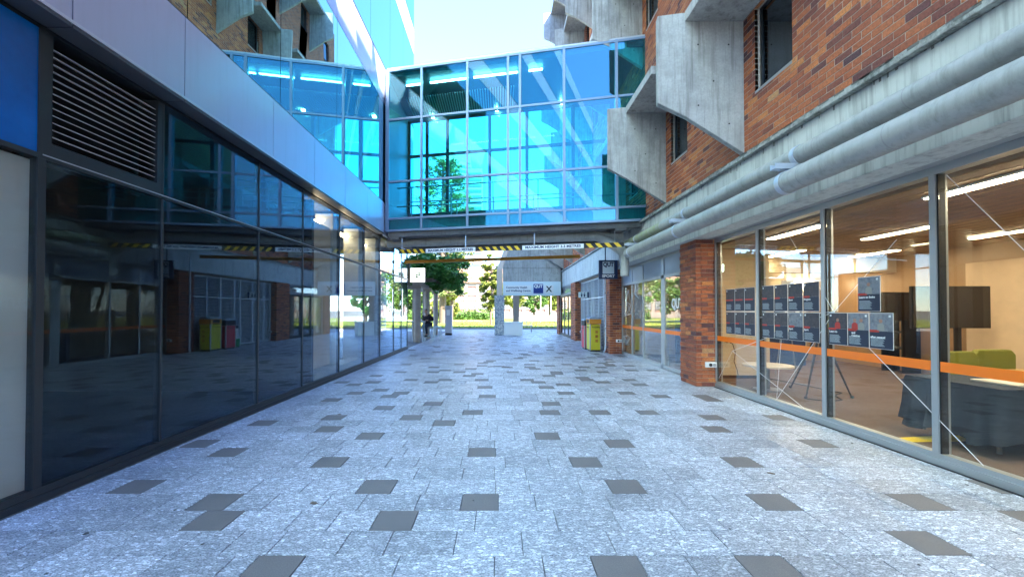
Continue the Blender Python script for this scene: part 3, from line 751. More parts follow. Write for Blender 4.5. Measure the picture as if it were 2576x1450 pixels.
# ---- interior room
bx('room_floor', 'carpet', RB, XR+.1, 14, -3, 14.4, -.004, .012)
bx('room_ceiling', 'ceiling_tile', RB, 4.76, 14, -3, 14.4, 2.96, 3.0)
q = B()
for k in range(40): q.box(4.8+k*.24, 4.806+k*.24, -3, 12.6, 2.954, 2.962)
q.build('ceiling_batten', 'wood_wall', RB, kind='stuff')
bx('partition', 'cream_wall', RB, XR+.12, 6.15, 9.3, 9.45, .012, 2.96)
bx('skirting', 'black', RB, XR+.12, 6.16, 9.28, 9.299, .012, .08)
bx('room_wall', 'cream_wall', RB, 6.15, 10.9, 12.7, 12.8, .012, 2.96)
bx('room_wall', 'wood_wall', RB, 10.4, 10.5, -3, 12.7, .012, 2.96)
bx('bulkhead', 'cream_wall', RB, 6.2, 10.4, 10.6, 10.9, 2.55, 2.96)
bx('room_panel', 'poster_navy', RB, 6.4, 8.3, 12.55, 12.69, 1.0, 2.0)
bx('low_wall', 'navy', RB, 6.2, 8.6, 11.4, 11.6, .012, .95)
bx('room_door', 'wood_wall', RB, 9.6, 10.35, 12.62, 12.69, .012, 2.2)
bx('door_light', 'lamp_warm', RB, 9.2, 9.8, 12.6, 12.62, 2.28, 2.4)
for x0 in (10.37,):
    bx('room_panel', 'beige_wall', RB, 10.36, 10.395, 4.6, 9.0, .3, 2.6)
bx('entrance_wall', 'cream_wall', RB, 6.2, 6.3, 9.46, 14.4, .012, 2.96)
bx('entrance_wall', 'cream_wall', RB, 4.5, 6.2, 14.3, 14.4, .012, 2.96)
bx('entrance_panel', 'navy', RB, 5.2, 5.9, 11.9, 12.0, .012, 2.0)

n = 0
LX = [(5.28, 3.1, 4.95), (5.2, 6.5, 7.75), (7.05, 6.5, 7.8), (9.0, 6.3, 7.7), (7.05, 3.4, 4.8), (9.0, 3.4, 4.8), (6.9, 9.2, 10.4), (9.05, 9.2, 10.4), (7.0, 11.3, 12.3), (9.0, 11.2, 12.3), (5.3, 1.0, 2.3), (5.3, 10.3, 11.3)]
LL = ['long strip light in the nearest bay, closest to the glass', 'strip light nearest the glass behind the second bay', 'strip light in the middle row above the tripod', 'strip light in the deep row over the wall screen',
      'strip light in the middle row above the cloth covered table', 'strip light in the deep row above the green chairs', 'strip light seen above the dark blue low wall', 'strip light in front of the cream bulkhead',
      'shortest strip light near the back wall behind the posters', 'strip light beside the back door of the room', 'strip light over the window bay at the right edge', 'strip light inside the glass entrance']
for (x, a, b), lb in zip(LX, LL):
    t = thing('strip_light', lb, 'ceiling light', (x, (a+b)/2, 2.9), 'linear ceiling lights in the shop room')
    bx('diffuser', 'lamp_warm', t, x-.075, x+.075, a, b, 2.915, 2.925); bx('housing', 'white', t, x-.09, x+.09, a-.02, b+.02, 2.927, 2.953)
t = thing('exit_sign', 'small green glowing exit sign box under the shop ceiling', 'exit sign', (4.95, 9.2, 2.5)); bx('sign_face', 'lamp_exit', t, 4.8, 5.1, 9.2, 9.22, 2.45, 2.6); bx('housing', 'white', t, 4.78, 5.12, 9.222, 9.26, 2.43, 2.62)

# room furniture
def round_table(x, y):
    t = thing('round_table', 'low round pale table behind the shop glass near the pillar', 'table', (x, y, 0))
    B().cyl((x, y, .47), (x, y, .50), .43, n=40).build('tabletop', 'table_white', t, bevel=.005); B().cyl((x, y, .03), (x, y, .47), .04).build('pedestal', 'steel', t, smooth=True); B().cyl((x, y, .013), (x, y, .03), .25, n=28).build('base', 'steel', t)
round_table(5.25, 7.95)
t = thing('tripod', 'black camera tripod with spread legs behind the shop glass', 'tripod', (6.0, 7.3, 0))
top = (5.85, 7.4, 1.25)
for e in ((6.2, 7.15, .02), (5.35, 7.1, .02), (5.8, 8.1, .02)):
    B().tube([top, ((top[0]*.55+e[0]*.45), (top[1]*.55+e[1]*.45), top[2]*.55), e], [.016, .02, .012], 8).build('leg', 'rubber', t, smooth=True)
    B().cyl(e, (e[0], e[1], .06), .025).build('foot', 'rubber', t)
B().cyl((5.85, 7.4, .9), (5.85, 7.4, 1.42), .015).build('centre_post', 'rubber', t)
B().box(5.79, 5.91, 7.33, 7.47, 1.42, 1.5).cyl((5.85, 7.28, 1.46), (5.85, 7.33, 1.46), .03).build('camera_head', 'rubber', t)
# cloth covered table
t = thing('covered_table', 'table draped in a dark navy cloth at the right end of the shop', 'table', (5.9, 4.3, 0))
q = B(); x0, x1, y0, y1 = 5.2, 7.4, 4.2, 5.2; top = .74; nseg = 64; ring = []
per = []
for i in range(nseg):
    s = i/nseg*4; k = int(s); u = s-k
    p = [(x0+(x1-x0)*u, y0), (x1, y0+(y1-y0)*u), (x1-(x1-x0)*u, y1), (x0, y1-(y1-y0)*u)][k]; per.append(p)
vs = []; cxx, cyy = (x0+x1)/2, (y0+y1)/2
for lv, (zz, fl) in enumerate(((top, 0), (top-.03, .02), (.4, .05), (.16, .09))):
    for i, p in enumerate(per):
        wv = fl*(1+.9*math.sin(i*1.9)); d = Vector((p[0]-cxx, p[1]-cyy)).normalized(); vs.append((p[0]+d.x*wv, p[1]+d.y*wv, zz+(.05*math.sin(i*.7) if lv == 3 else 0)))
fs = [tuple(range(nseg))] + [(l*nseg+i, l*nseg+(i+1) % nseg, (l+1)*nseg+(i+1) % nseg, (l+1)*nseg+i) for l in range(3) for i in range(nseg)]
q.add(vs, fs).build('tablecloth', 'cloth_navy', t, smooth=True)
bx('table_frame', 'steel', t, 5.35, 7.1, 4.3, 5.1, .70, .735)
for a, b in ((5.4, 4.4), (7.0, 4.4), (5.4, 5.0), (7.0, 5.0)): B().cyl((a, b, .012), (a, b, .7), .02).build('leg', 'steel', t)
t = B().box(5.5, 6.8, 4.3, 4.75, .745, .765).build('board', 'table_white', None, label='pale flat board lying on the navy covered table', cat='board', bevel=.004)
B().prism([(4.62, 4.78), (5.9, 4.85), (6.0, 5.0), (5.6, 5.05), (4.62, 4.92)], 'z', .013, .017).build('floor_tape', 'tape_yellow', None, label='yellow tape strip on the shop floor by the navy covered table', cat='floor tape')
# screens
def screen(x0, x1, y, z0, z1, lb, stand):
    t = thing('display_screen', lb, 'screen', ((x0+x1)/2, y, 0)); bx('panel', 'screen', t, x0+.02, x1-.02, y-.003, y+.01, z0+.02, z1-.02); bx('bezel', 'black', t, x0, x1, y+.011, y+.06, z0, z1)
    if stand:
        for sx in (-.22, .22): bx('stand_post', 'black', t, (x0+x1)/2+sx-.05, (x0+x1)/2+sx+.05, y+.07, y+.13, .12, z1-.2)
        bx('stand_base', 'navy', t, x0+.1, x1-.1, y-.25, y+.35, .09, .13)
        for sx, sy in ((x0+.15, y-.2), (x1-.15, y-.2), (x0+.15, y+.3), (x1-.15, y+.3)): B().cyl((sx-.015, sy, .052), (sx+.015, sy, .052), .04).build('castor', 'rubber', t)
screen(8.35, 9.95, 8.2, 1.2, 2.05, 'large black display screen on a rolling stand inside the shop', True)
screen(9.0, 10.0, 9.8, 1.3, 2.0, 'smaller black wall screen behind the rolling display', False)
def chair(x, y, lb):
    t = thing('lounge_chair', lb, 'chair', (x, y, 0), 'green upholstered chairs by the wooden table')
    B().box(x-.3, x+.3, y-.28, y+.28, .38, .48).build('seat', 'chair_green', t, bevel=.03)
    B().prism([(x-.33, .45), (x+.33, .45), (x+.33, .85), (x+.26, .93), (x-.26, .93), (x-.33, .85)], 'y', y+.2, y+.3).build('backrest', 'chair_green', t, bevel=.02)
    for a in (-.24, .24):
        for b in (-.22, .22): B().cyl((x+a, y+b, .012), (x+a, y+b, .38), .016).build('leg', 'steel', t)
chair(7.0, 6.0, 'green chair left of the wooden table, partly behind the window post'); chair(7.95, 6.3, 'patterned green chair behind the wooden table')
t = thing('wooden_table', 'orange brown wooden table top in front of the green chairs', 'table', (7.6, 5.5, 0)); B().box(6.6, 9.0, 5.1, 5.75, .70, .73).build('tabletop', 'table_wood', t)
for a in (6.7, 8.9):
    for b in (5.2, 5.65): B().cyl((a, b, .012), (a, b, .7), .025).build('leg', 'steel', t)
t = thing('storage_shelf', 'open dark shelf with boxes on the deep side wall of the shop', 'shelf', (10.1, 9.6, 0))
for k in range(4): bx('shelf_board', 'rubber', t, 9.9, 10.35, 10.0, 10.5, .2+k*.4, .23+k*.4)
for y in (9.97, 10.5): bx('side_panel', 'rubber', t, 9.9, 10.35, y, y+.03, .013, 1.6)
t = thing('notice_board', 'dark pin board with small pale papers on the deep wall of the shop', 'board', (7.3, 12.5, 1.3)); bx('panel', 'poster_navy', t, 8.6, 9.4, 12.6, 12.69, 1.1, 1.9)
for k in range(4): piece('paper', 'white', t, 8.66+k*.18, 8.78+k*.18, 12.592, 12.598, 1.3+.1*(k % 2), 1.5+.1*(k % 2))
t = thing('flip_chart', 'small tilted flip chart behind the upper row of posters', 'flip chart', (7.0, 9.8, 0)); B().prism([(6.8, 1.75), (7.15, 1.78), (7.12, 2.3), (6.84, 2.28)], 'y', 9.8, 9.83).build('sheet', 'kiosk', t)
for a in (-.25, .25): B().cyl((6.98+a, 9.9, .013), (6.98, 9.85, 1.9), .014).build('leg', 'steel', t)
t = thing('office_chair', 'dark swivel chair base under the navy covered table', 'chair', (6.4, 4.2, 0))
for k in range(5): B().cyl((6.3, 4.05, .1), (6.3+.28*math.cos(k*1.257), 4.05+.28*math.sin(k*1.257), .05), .018).build('spoke', 'rubber', t)
B().cyl((6.3, 4.05, .08), (6.3, 4.05, .42), .025).build('column', 'steel', t); B().box(6.08, 6.52, 3.85, 4.27, .43, .49).build('seat', 'rubber', t, bevel=.02)
t = thing('cable', 'thin black cable lying over the shop carpet by the tripod', 'cable'); B().tube([(5.36, 7.1, .02), (5.6, 6.9, .02), (5.9, 7.0, .02), (6.1, 7.4, .02), (6.4, 7.6, .02), (6.3, 8.3, .02), (6.1, 9.2, .02)], .01, 6).build('cord', 'rubber', t)
# outlet and cord on the partition
t = thing('power_outlet', 'cable hub plate and plug with hanging cord on the cream partition', 'power outlet', (5.0, 9.28, .7))
bx('plate', 'white', t, 4.98, 5.12, 9.285, 9.298, .78, .9); B().cyl((5.2, 9.25, .86), (5.2, 9.298, .86), .035).build('plug', 'black', t)
B().tube([(5.2, 9.25, .86), (5.3, 9.22, .8), (5.36, 9.22, .6), (5.33, 9.22, .4), (5.4, 9.22, .2), (5.42, 9.2, .02)], .008, 6).build('cord', 'black', t, smooth=True)

# posters on the glass
XP = XR-.03
def poster(y_far, y_near, z1, head, pale, lb, red='', person=0):
    z0 = z1-.42; ym = (y_far+y_near)/2; h = .142
    t = thing('poster', lb, 'poster', (XP, ym, z0), 'sport posters taped on the shop glass')
    a, b = ym-h, ym+h
    bx('sheet', 'white', t, XP+.0035, XP+.006, a-.005, b+.005, z0, z1)
    bx('photo', 'poster_photo_pale' if pale else 'poster_photo', t, XP, XP+.003, a, b, z0+.21, z1-.006)
    bx('text_panel', 'poster_navy', t, XP, XP+.003, a, b, z0+.006, z0+.209)
    if person:
        for k in range(person):
            yy = ym+(k-(person-1)/2)*.09
            B().prism([(yy-.045, z0+.211), (yy+.045, z0+.211), (yy+.04, z0+.28), (yy+.015, z0+.30), (yy-.015, z0+.30), (yy-.04, z0+.28)], 'x', XP-.0015, XP-.0003).build('printed_figure', 'shirt_grey' if k % 2 == 0 and pale else 'poster_red', t)
            B().cyl((XP-.0015, yy, z0+.325), (XP-.0003, yy, z0+.325), .022, n=14).build('printed_face', 'poster_skin', t)
    bx('red_band', 'poster_red', t, XP-.0015, XP-.0003, b-.12 if red else a+.05, b, z0+.195, z0+.222)
    if head:
        for i, ln in enumerate(head.split('\n')):
            text('title', ln, .036, 'white', (XP-.002, b-.012, z0+.172-i*.036), CORFACE, t, align='LEFT', bold=.0015, extrude=.0005)
    q = B()
    for k in range(8):
        z = z0+.125-k*.013
        if z < z0+.02: break
        q.box(XP-.0015, XP-.0003, b-.16-(k*37 % 5)*.006, b-.015, z, z+.0035)
    q.build('text_lines', 'sign_pale', t)
    bx('badge', 'white', t, XP-.0015, XP-.0003, (b-.045) if not pale else a+.02, (b-.02) if not pale else a+.045, z1-.05, z1-.025)
ptop, pbot = 1.965, 1.53
ys1 = [7.91, 7.61, 7.31, 7.01]; ys2 = [6.83, 6.52, 6.21, 5.90, 5.60]; ys3 = [5.45, 5.15, 4.85, 4.55]
names1 = ['first', 'second', 'third']
for i in range(3):
    poster(ys1[i], ys1[i+1], ptop, ['', '', ''][i], 0, f'dark sport poster, {names1[i]} from the brick pillar in the upper row')
    poster(ys1[i], ys1[i+1], pbot, '', 0, f'dark sport poster, {names1[i]} from the brick pillar in the lower row', red='x')
heads = [('', ''), ('', ''), ('Sport', 'Sport'), ('Program', 'Sport')]
nm = ['first', 'second', 'third', 'fourth']
for i in range(4):
    poster(ys2[i], ys2[i+1], ptop, heads[i][0], 0, f'sport poster in the upper row, {nm[i]} poster of the second glass bay', red='x')
    poster(ys2[i], ys2[i+1], pbot, heads[i][1], i == 2, f'sport poster in the lower row, {nm[i]} poster of the second glass bay', red='x')
poster(5.0, 4.7, ptop, 'Learn to Swim', 1, 'single upper poster titled Learn to Swim with a person in red', red='x', person=1)
poster(ys3[0], ys3[1], pbot, 'Learn to', 0, 'lower poster titled Learn to beside the star of decal lines', red='x', person=1)
poster(ys3[1], ys3[2], pbot, '    and\n    Centres', 1, 'lower poster reading and Centres showing two people', red='x', person=2)
poster(ys3[2], ys3[3], pbot, '\nafter census!', 1, 'lower poster reading after census with a person in a grey shirt', red='x', person=1)

# ------------------------------------------------------------------ pipes
UP = (3.77, 3.50, .115); LP = (3.60, 3.155, .135)
def pipe(lb, x, z, r, y0, y1, joints, moss):
    t = thing('drain_pipe', lb, 'pipe', (x, (y0+y1)/2, z-r), 'large pipes along the brick building')
    B().cyl((x, y0, z), (x, y1-moss, z), r, n=40).build('pipe_body', 'pipe_metal', t, smooth=True)
    if moss: B().cyl((x, y1-moss+.002, z), (x, y1, z), r*1.001, n=40).build('pipe_end', 'pipe_moss', t, smooth=True)
    for k in range(16):
        yy = y0+1.1+k*.93+.15*math.sin(k*7.3)
        if yy < y1-.2: B().cyl((x, yy, z), (x, yy+.012, z), r*1.006, n=40).build('seam', 'concrete_soffit', t)
    for j in joints: B().cyl((x, j-.04, z), (x, j+.04, z), r*1.012, n=40).build('pipe_collar', 'pipe_metal', t, smooth=True)
pipe('upper mossy grey pipe under the concrete ledge', *UP, -3, 11.9, (2.5, 3.6, 5.6, 9.2), 2.6)
pipe('lower thicker grey pipe under the concrete ledge', *LP, -3, 11.3, (2.9, 4.4, 7.4, 10.4), 0)
for y, lb in ((1.9, 'pipe clamp at the right edge of the picture'), (5.05, 'pipe clamp on the two pipes above the second window bay'), (8.1, 'pipe clamp on the two pipes above the brick pillar'), (11.0, 'pipe clamp where the pipes reach the bridge')):
    t = thing('pipe_clamp', lb, 'pipe clamp', (3.7, y, 3.2), 'clamps holding the two pipes')
    for (x, z, r) in (UP, LP):
        q = B(); n = 40; vs = []
        for yy in (y-.035, y+.035):
            for rr in (r+.003, r+.012):
                for i in range(n): a = 2*math.pi*i/n; vs.append((x+math.cos(a)*rr, yy, z+math.sin(a)*rr))
        fs = []
        for i in range(n):
            j = (i+1) % n
            fs += [(i, j, n+j, n+i), (2*n+j, 2*n+i, 3*n+i, 3*n+j), (n+i, n+j, 3*n+j, 3*n+i), (i, 2*n+i, 2*n+j, j)]
        q.add(vs, fs).build('strap', 'clamp', t)
    B().box(3.42, 3.93, y-.05, y+.05, 3.318, 3.33).box(3.42, 3.93, y-.05, y-.042, 3.33, 3.385).box(3.42, 3.93, y+.042, y+.05, 3.33, 3.385).build('bracket', 'clamp', t)
    B().cyl((3.5, y, 3.30), (3.5, y, 3.40), .015).build('bolt', 'clamp', t)

# ------------------------------------------------------------------ FOOTBRIDGE
SK = .21; Z0B, Z1B = 4.0, 9.07
def BY(x, d=0): return 12.6 - SK*(x+3.57) + d
FB = thing('footbridge', 'enclosed footbridge with cyan tinted glass spanning between the two buildings', 'bridge', (0, 13, 4))
u = Vector((1, -SK, 0)).normalized(); nrm = Vector((SK, 1, 0)).normalized()
DB = 3.0
def bbox(name, m, x0, x1, d0, d1, z0, z1, par=FB, **k):
    """box in the bridge frame: along x, depth d behind the front face"""
    q = B(); pts = []
    for z in (z0, z1):
        for x, d in ((x0, d0), (x1, d0), (x1, d1), (x0, d1)): pts.append((x, BY(x, d), z))
    q.add(pts, [(0,3,2,1),(4,5,6,7),(0,1,5,4),(1,2,6,5),(2,3,7,6),(3,0,4,7)]); return q.build(name, m, par, **k)
XA, XZ = -3.5, 4.08
bm = [-3.47, -2.385, -.957, .254, .60, 1.84, 3.25, 4.06]
zt = [4.03, 4.40, 5.55, 7.49, 9.03]
for x in bm: bbox('mullion', 'alu_bridge', x-.035, x+.035, -.03, .08, Z0B, Z1B)
for z in zt: bbox('transom', 'alu_bridge', XA, XZ, -.02, .07, z-.03, z+.03)
for i in range(len(bm)-1):
    for j in range(len(zt)-1):
        bbox('glass_pane', 'glass_bridge', bm[i]+.036, bm[i+1]-.036, .0, .012, zt[j]+.031, zt[j+1]-.031)
rm = [-3.47, -2.75, -1.95, -.35, 1.0, 2.6, 3.9]
rz = [4.6, 5.2, 7.45, 8.8]
for x in rm: bbox('rear_mullion', 'dark_frame', x-.06, x+.06, DB-.1, DB, Z0B, Z1B)
for z in rz: bbox('rear_transom', 'dark_frame', XA, XZ, DB-.09, DB-.01, z-.05, z+.05)
for i in range(len(rm)-1):
    for j in range(len(rz)-1):
        bbox('rear_pane', 'glass_bridge_clear', rm[i]+.061, rm[i+1]-.061, DB-.05, DB-.04, rz[j]+.051, rz[j+1]-.051)
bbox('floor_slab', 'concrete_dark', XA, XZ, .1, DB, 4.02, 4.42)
bbox('ceiling', 'soffit_dark', XA, XZ, .1, DB-.02, 8.88, 9.02)
bbox('roof', 'alu', XA, XZ, 0, DB, 9.075, 9.12)
bbox('end_post', 'alu_bridge', -3.55, -3.5, -.03, DB, Z0B, Z1B)
q = B()
for k in range(44):
    x = -3.2+k*.085
    q.add([(x, BY(x, 1.3), 8.80), (x+.03, BY(x+.03, 1.3), 8.80), (x+.03, BY(x+.03, 2.7), 8.80), (x, BY(x, 2.7), 8.80), (x, BY(x, 1.3), 8.86), (x+.03, BY(x+.03, 1.3), 8.86), (x+.03, BY(x+.03, 2.7), 8.86), (x, BY(x, 2.7), 8.86)],
          [(0,3,2,1),(4,5,6,7),(0,1,5,4),(1,2,6,5),(2,3,7,6),(3,0,4,7)])
q.build('ceiling_grille', 'alu', FB)
for x0, x1 in ((-3.0, -2.5), (-2.2, -1.0), (-.8, .2), (.3, .55), (.9, 1.3)): bbox('strip_lamp', 'lamp_white', x0, x1, .5, .56, 8.80, 8.83)
for x in (-2.5, -.1, 2.2): B().cyl((x, BY(x, 2.75), 8.8), (x, BY(x, 2.75), 8.86), .07, n=16).build('spot_lamp', 'lamp_spot', FB)
for d in (.9, DB-.35):
    for z in (5.62, 5.0): B().tube([(XA+.1, BY(XA+.1, d), z), (XZ-.1, BY(XZ-.1, d), z)], .022, 8).build('handrail', 'steel', FB)
    for x in (-2.9, -1.55, -.2, 1.2, 2.6): B().cyl((x, BY(x, d), 4.42), (x, BY(x, d), 5.62), .02).build('rail_post', 'steel', FB)
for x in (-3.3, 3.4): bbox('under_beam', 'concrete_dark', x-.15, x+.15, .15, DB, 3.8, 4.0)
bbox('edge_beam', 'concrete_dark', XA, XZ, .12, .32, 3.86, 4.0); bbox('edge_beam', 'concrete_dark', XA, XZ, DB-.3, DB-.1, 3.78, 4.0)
# pipe under the bridge
def on(x, d, z): return (x, BY(x, d), z)
t = thing('crossing_pipe', 'fat grey pipe crossing the passage under the footbridge', 'pipe', on(0, .9, 3.6))
B().cyl(on(-3.7, .85, 3.78), on(3.65, .85, 3.78), .14, n=32).build('pipe_body', 'pipe_metal', t, smooth=True)
B().tube([on(2.9, .8, 3.75), on(3.25, .72, 3.55), on(3.58, .65, 3.25), on(3.62, .62, 3.05)], [.13, .14, .14, .13], 24).build('elbow', 'pipe_metal', t, smooth=True)
B().cyl(on(3.62, .6, 2.55), on(3.62, .6, 3.08), .12, n=24).build('downpipe', 'pipe_metal', t, smooth=True)
for x in (-2.2, .6, 2.2): B().cyl(on(x-.05, .86, 3.78), on(x+.05, .84, 3.78), .147, n=32).build('collar', 'pipe_metal', t, smooth=True)
# height bars
t = thing('height_bar', 'black and yellow striped clearance bar reading MAXIMUM HEIGHT 3.3 METRES', 'height bar', on(.1, .25, 3.35))
zb0, zb1 = 3.345, 3.47; D0 = .25
hb0, hb1 = -3.17, 3.50; tot = hb1-hb0
def hx(px): return hb0+(px-200)/(2470-200)*tot       # from photo-measured divisions of the board
def hface(x0, x1, d, z0, z1, m, name, par): return bbox(name, m, x0, x1, d, d+.002, z0, z1, par)
board = bbox('board', 'black', hb0, hb1, D0, D0+.04, zb0, zb1, t)
for a, b in ((500, 1033), (1510, 2103)):
    x0, x1 = hx(a), hx(b); hface(x0, x1, D0-.003, zb0-.002, zb1+.002, 'white', 'text_plate', t)
    xm = (x0+x1)/2; text('lettering', 'MAXIMUM HEIGHT 3.3 METRES', .1, 'navy', on(xm, D0-.006, (zb0+zb1)/2), (R(90), 0, -math.atan(SK)), t, width=(x1-x0)*.92, bold=.003)
for a, b, n in ((205, 490, 4), (1050, 1490, 6), (2110, 2450, 4)):
    for k in range(n):
        x = hx(a+(b-a)/n*(k+.12)); wd = tot*(b-a)/n/2270*.48; s = wd*.9
        P = [(x, zb1), (x+wd, zb1), (x+wd+s, zb0), (x+s, zb0)]
        vs = [on(p[0], D0-.004, p[1]) for p in P]+[on(p[0], D0-.001, p[1]) for p in P]
        B().add(vs, [(0,1,2,3),(7,6,5,4),(0,4,5,1),(1,5,6,2),(2,6,7,3),(3,7,4,0)]).build('yellow_stripe', 'yellow', t)
for px in (235, 930, 1630, 2390):
    x = hx(px)
    q = B(); z = zb1
    while z < 3.88:
        w_ = .012 if int((z-zb1)/.028) % 2 else .004
        q.obox(on(x, D0+.02, z+.018), (w_, 0, 0), (0, .016-w_, 0), (0, 0, .018)); z += .028
    q.build('chain', 'chain', t)
t = thing('yellow_bar', 'plain amber yellow bar hanging beyond the striped clearance bar', 'height bar', (0, 14.8, 3.35))
a, b = Vector((-3.62, 15.55, 3.41)), Vector((2.79, 13.96, 3.42)); d = (b-a)/2; nn = Vector((-d.y, d.x, 0)).normalized()
B().obox((a+b)/2, tuple(d), tuple(nn*.03), (0, 0, .055)).build('bar', 'amber', t)
for k in (.08, .5, .92):
    p = a+(b-a)*k; B().cyl(p+Vector((0, 0, .05)), (p.x, p.y, 4.0 if p.y < BY(p.x, DB) else 4.0), .006, n=6).build('hanger', 'chain', t)
# ------------------------------------------------------------------ signs
t = thing('sport_sign', 'navy square hanging sign reading QUT SPORT by the second brick pillar', 'sign', (3.62, 13.4, 2.6))
bx('board', 'navy', t, 3.30, 3.92, 13.4, 13.46, 2.60, 3.22)
bx('logo_panel', 'sign_pale', t, 3.42, 3.80, 13.394, 13.399, 2.77, 3.17); text('logo', 'QUT', .2, 'navy', (3.61, 13.391, 3.07), CAMFACE, t, width=.35, bold=.008)
text('lettering', 'SPORT', .12, 'white', (3.61, 13.396, 2.69), CAMFACE, t, width=.42, bold=.006)
B().box(3.5, 3.53, 13.41, 13.44, 3.22, 3.86).build('hanger', 'dark_frame', t)
t = thing('toilet_sign', 'small white projecting toilet sign on the louvre wall', 'sign', (3.93, 18.8, 2.15))
bx('board', 'white', t, 3.68, 4.08, 18.8, 18.84, 2.15, 2.41); bx('edge', 'navy', t, 4.08, 4.16, 18.8, 18.84, 2.15, 2.41)
for x in (3.82, 3.95):
    B().cyl((x, 18.792, 2.35), (x, 18.799, 2.35), .024, n=12).prism([(x-.035, 2.31), (x+.035, 2.31), (x+.02, 2.18), (x-.02, 2.18)], 'y', 18.792, 18.799).build('pictogram', 'navy', t)
# leaf light box on the left
t = thing('lightbox_sign', 'white square cafe light box with a green leaf emblem', 'sign', (-3.4, 16.9, 2.74))
bx('frame', 'black', t, -3.74, -3.09, 16.93, 17.05, 2.72, 3.34); bx('face', 'lightbox', t, -3.72, -3.11, 16.925, 16.929, 2.74, 3.32)
r = random.Random(5); q = B()
for k in range(14):
    a = k*.45; c = (-3.41+.07*math.cos(a*1.7), 3.03+.09*math.sin(a*2.3)); q.prism([(c[0]-.05, c[1]), (c[0], c[1]+.03), (c[0]+.05, c[1]+.02), (c[0]+.02, c[1]-.04)], 'y', 16.918-.0002*k, 16.924)
q.build('emblem', 'green_plastic', t)
bx('bracket', 'dark_frame', t, -3.80, -3.745, 16.9, 17.0, 2.6, 3.6)

# ------------------------------------------------------------------ small fittings
def outlet(x0, x1, y, z, lb, sc=1):
    t = thing('power_socket', lb, 'power socket', ((x0+x1)/2, y, z), 'outdoor sockets on the brick pillars')
    bx('box', 'white', t, x0, x1, y-.06, y-.006, z, z+.11, bevel=.008)
    xm = (x0+x1)/2
    B().cyl((xm-.02, y-.075, z+.055), (xm-.02, y-.061, z+.055), .032, n=16).build('socket_face', 'black', t); B().cyl((xm+.06, y-.075, z+.055), (xm+.06, y-.061, z+.055), .03, n=16).build('switch', 'alu', t)
outlet(4.20, 4.42, 8.31, .40, 'white double socket low on the nearest brick pillar'); outlet(4.16, 4.36, 14.49, .42, 'white double socket low on the second brick pillar'); outlet(4.1, 4.28, 20.69, .42, 'white double socket low on the third brick pillar')
t = thing('downpipe', 'slim white downpipe with a bent foot beside the recycling bin', 'pipe', (3.9, 15.75, 0))
B().tube([(3.93, 15.0, 3.6), (3.93, 15.0, .25), (3.89, 14.95, .1), (3.82, 14.9, .03)], .032, 12).build('pipe_body', 'louvre_white', t, smooth=True)
for z in (.9, 2.2): B().cyl((3.93, 15.0, z-.03), (3.93, 15.0, z+.03), .04).build('bracket', 'alu', t)

def rbin(x0, x1, y0, y1, h, body, band, lb, txt):
    t = thing('recycling_bin', lb, 'bin', ((x0+x1)/2, (y0+y1)/2, 0), 'public bins by the louvre wall')
    bx('plinth', 'bin_dark', t, x0+.03, x1-.03, y0+.03, y1-.03, 0, .06)
    bx('body', body, t, x0, x1, y0, y1, .06, h-.32, bevel=.02)
    for a in (x0-.006, x1-.034):
        for b in (y0-.006, y1-.034): bx('corner_post', 'alu', t, a, a+.04, b, b+.04, .05, h-.3)
    bx('band', band, t, x0-.01, x1+.01, y0-.01, y1+.01, h-.299, h-.11, bevel=.01)
    xm = (x0+x1)/2
    bx('opening', 'black', t, x0-.013, x0-.008, y0+.12, y1-.12, h-.26, h-.14)
    pr = [(x0-.02, h-.109)]+[(xm-(x1-x0+.04)/2*math.cos(a), h-.109+.085*math.sin(a)) for a in [math.pi*k/10 for k in range(1, 10)]]+[(x1+.02, h-.109)]
    B().prism(pr, 'y', y0-.02, y1+.02).build('lid', 'bin_lid', t)
    q = B()
    for k in range(3):
        z = .35+k*.17; q.box(x0+.2, x0+.3, y0-.0225, y0-.0205, z, z+.11)
    q.build('pictogram', 'amber' if body == 'bin_yellow' else 'bin_dark', t)
    text('lettering', txt, .08, 'bin_dark', (xm+.02, y0-.021, h-.42), CAMFACE, t, width=.3)
    text('lettering', txt, .07, 'bin_dark', (x0-.021, (y0+y1)/2, h-.42), CORFACE, t, width=.36)
rbin(3.44, 3.86, 15.4, 16.0, 1.34, 'bin_yellow', 'bin_orange', 'yellow recycling bin with an orange band and blue grey lid', 'Recycling')
rbin(3.40, 3.84, 16.2, 16.8, 1.26, 'bin_red', 'bin_dark', 'red general waste bin behind the yellow recycling bin', 'Landfill')
t = thing('waste_tub', 'small green and white tub on the pavement beyond the red bin', 'tub', (3.75, 17.3, 0))
B().cyl((3.75, 17.3, 0), (3.75, 17.3, .35), .16, .18, n=20).build('tub', 'green_plastic', t, smooth=True); B().cyl((3.75, 17.3, .351), (3.75, 17.3, .8), .13, .12, n=20).build('upper_body', 'white', t, smooth=True); B().cyl((3.75, 17.3, .801), (3.75, 17.3, .9), .15, .1, n=20).build('lid', 'black', t)

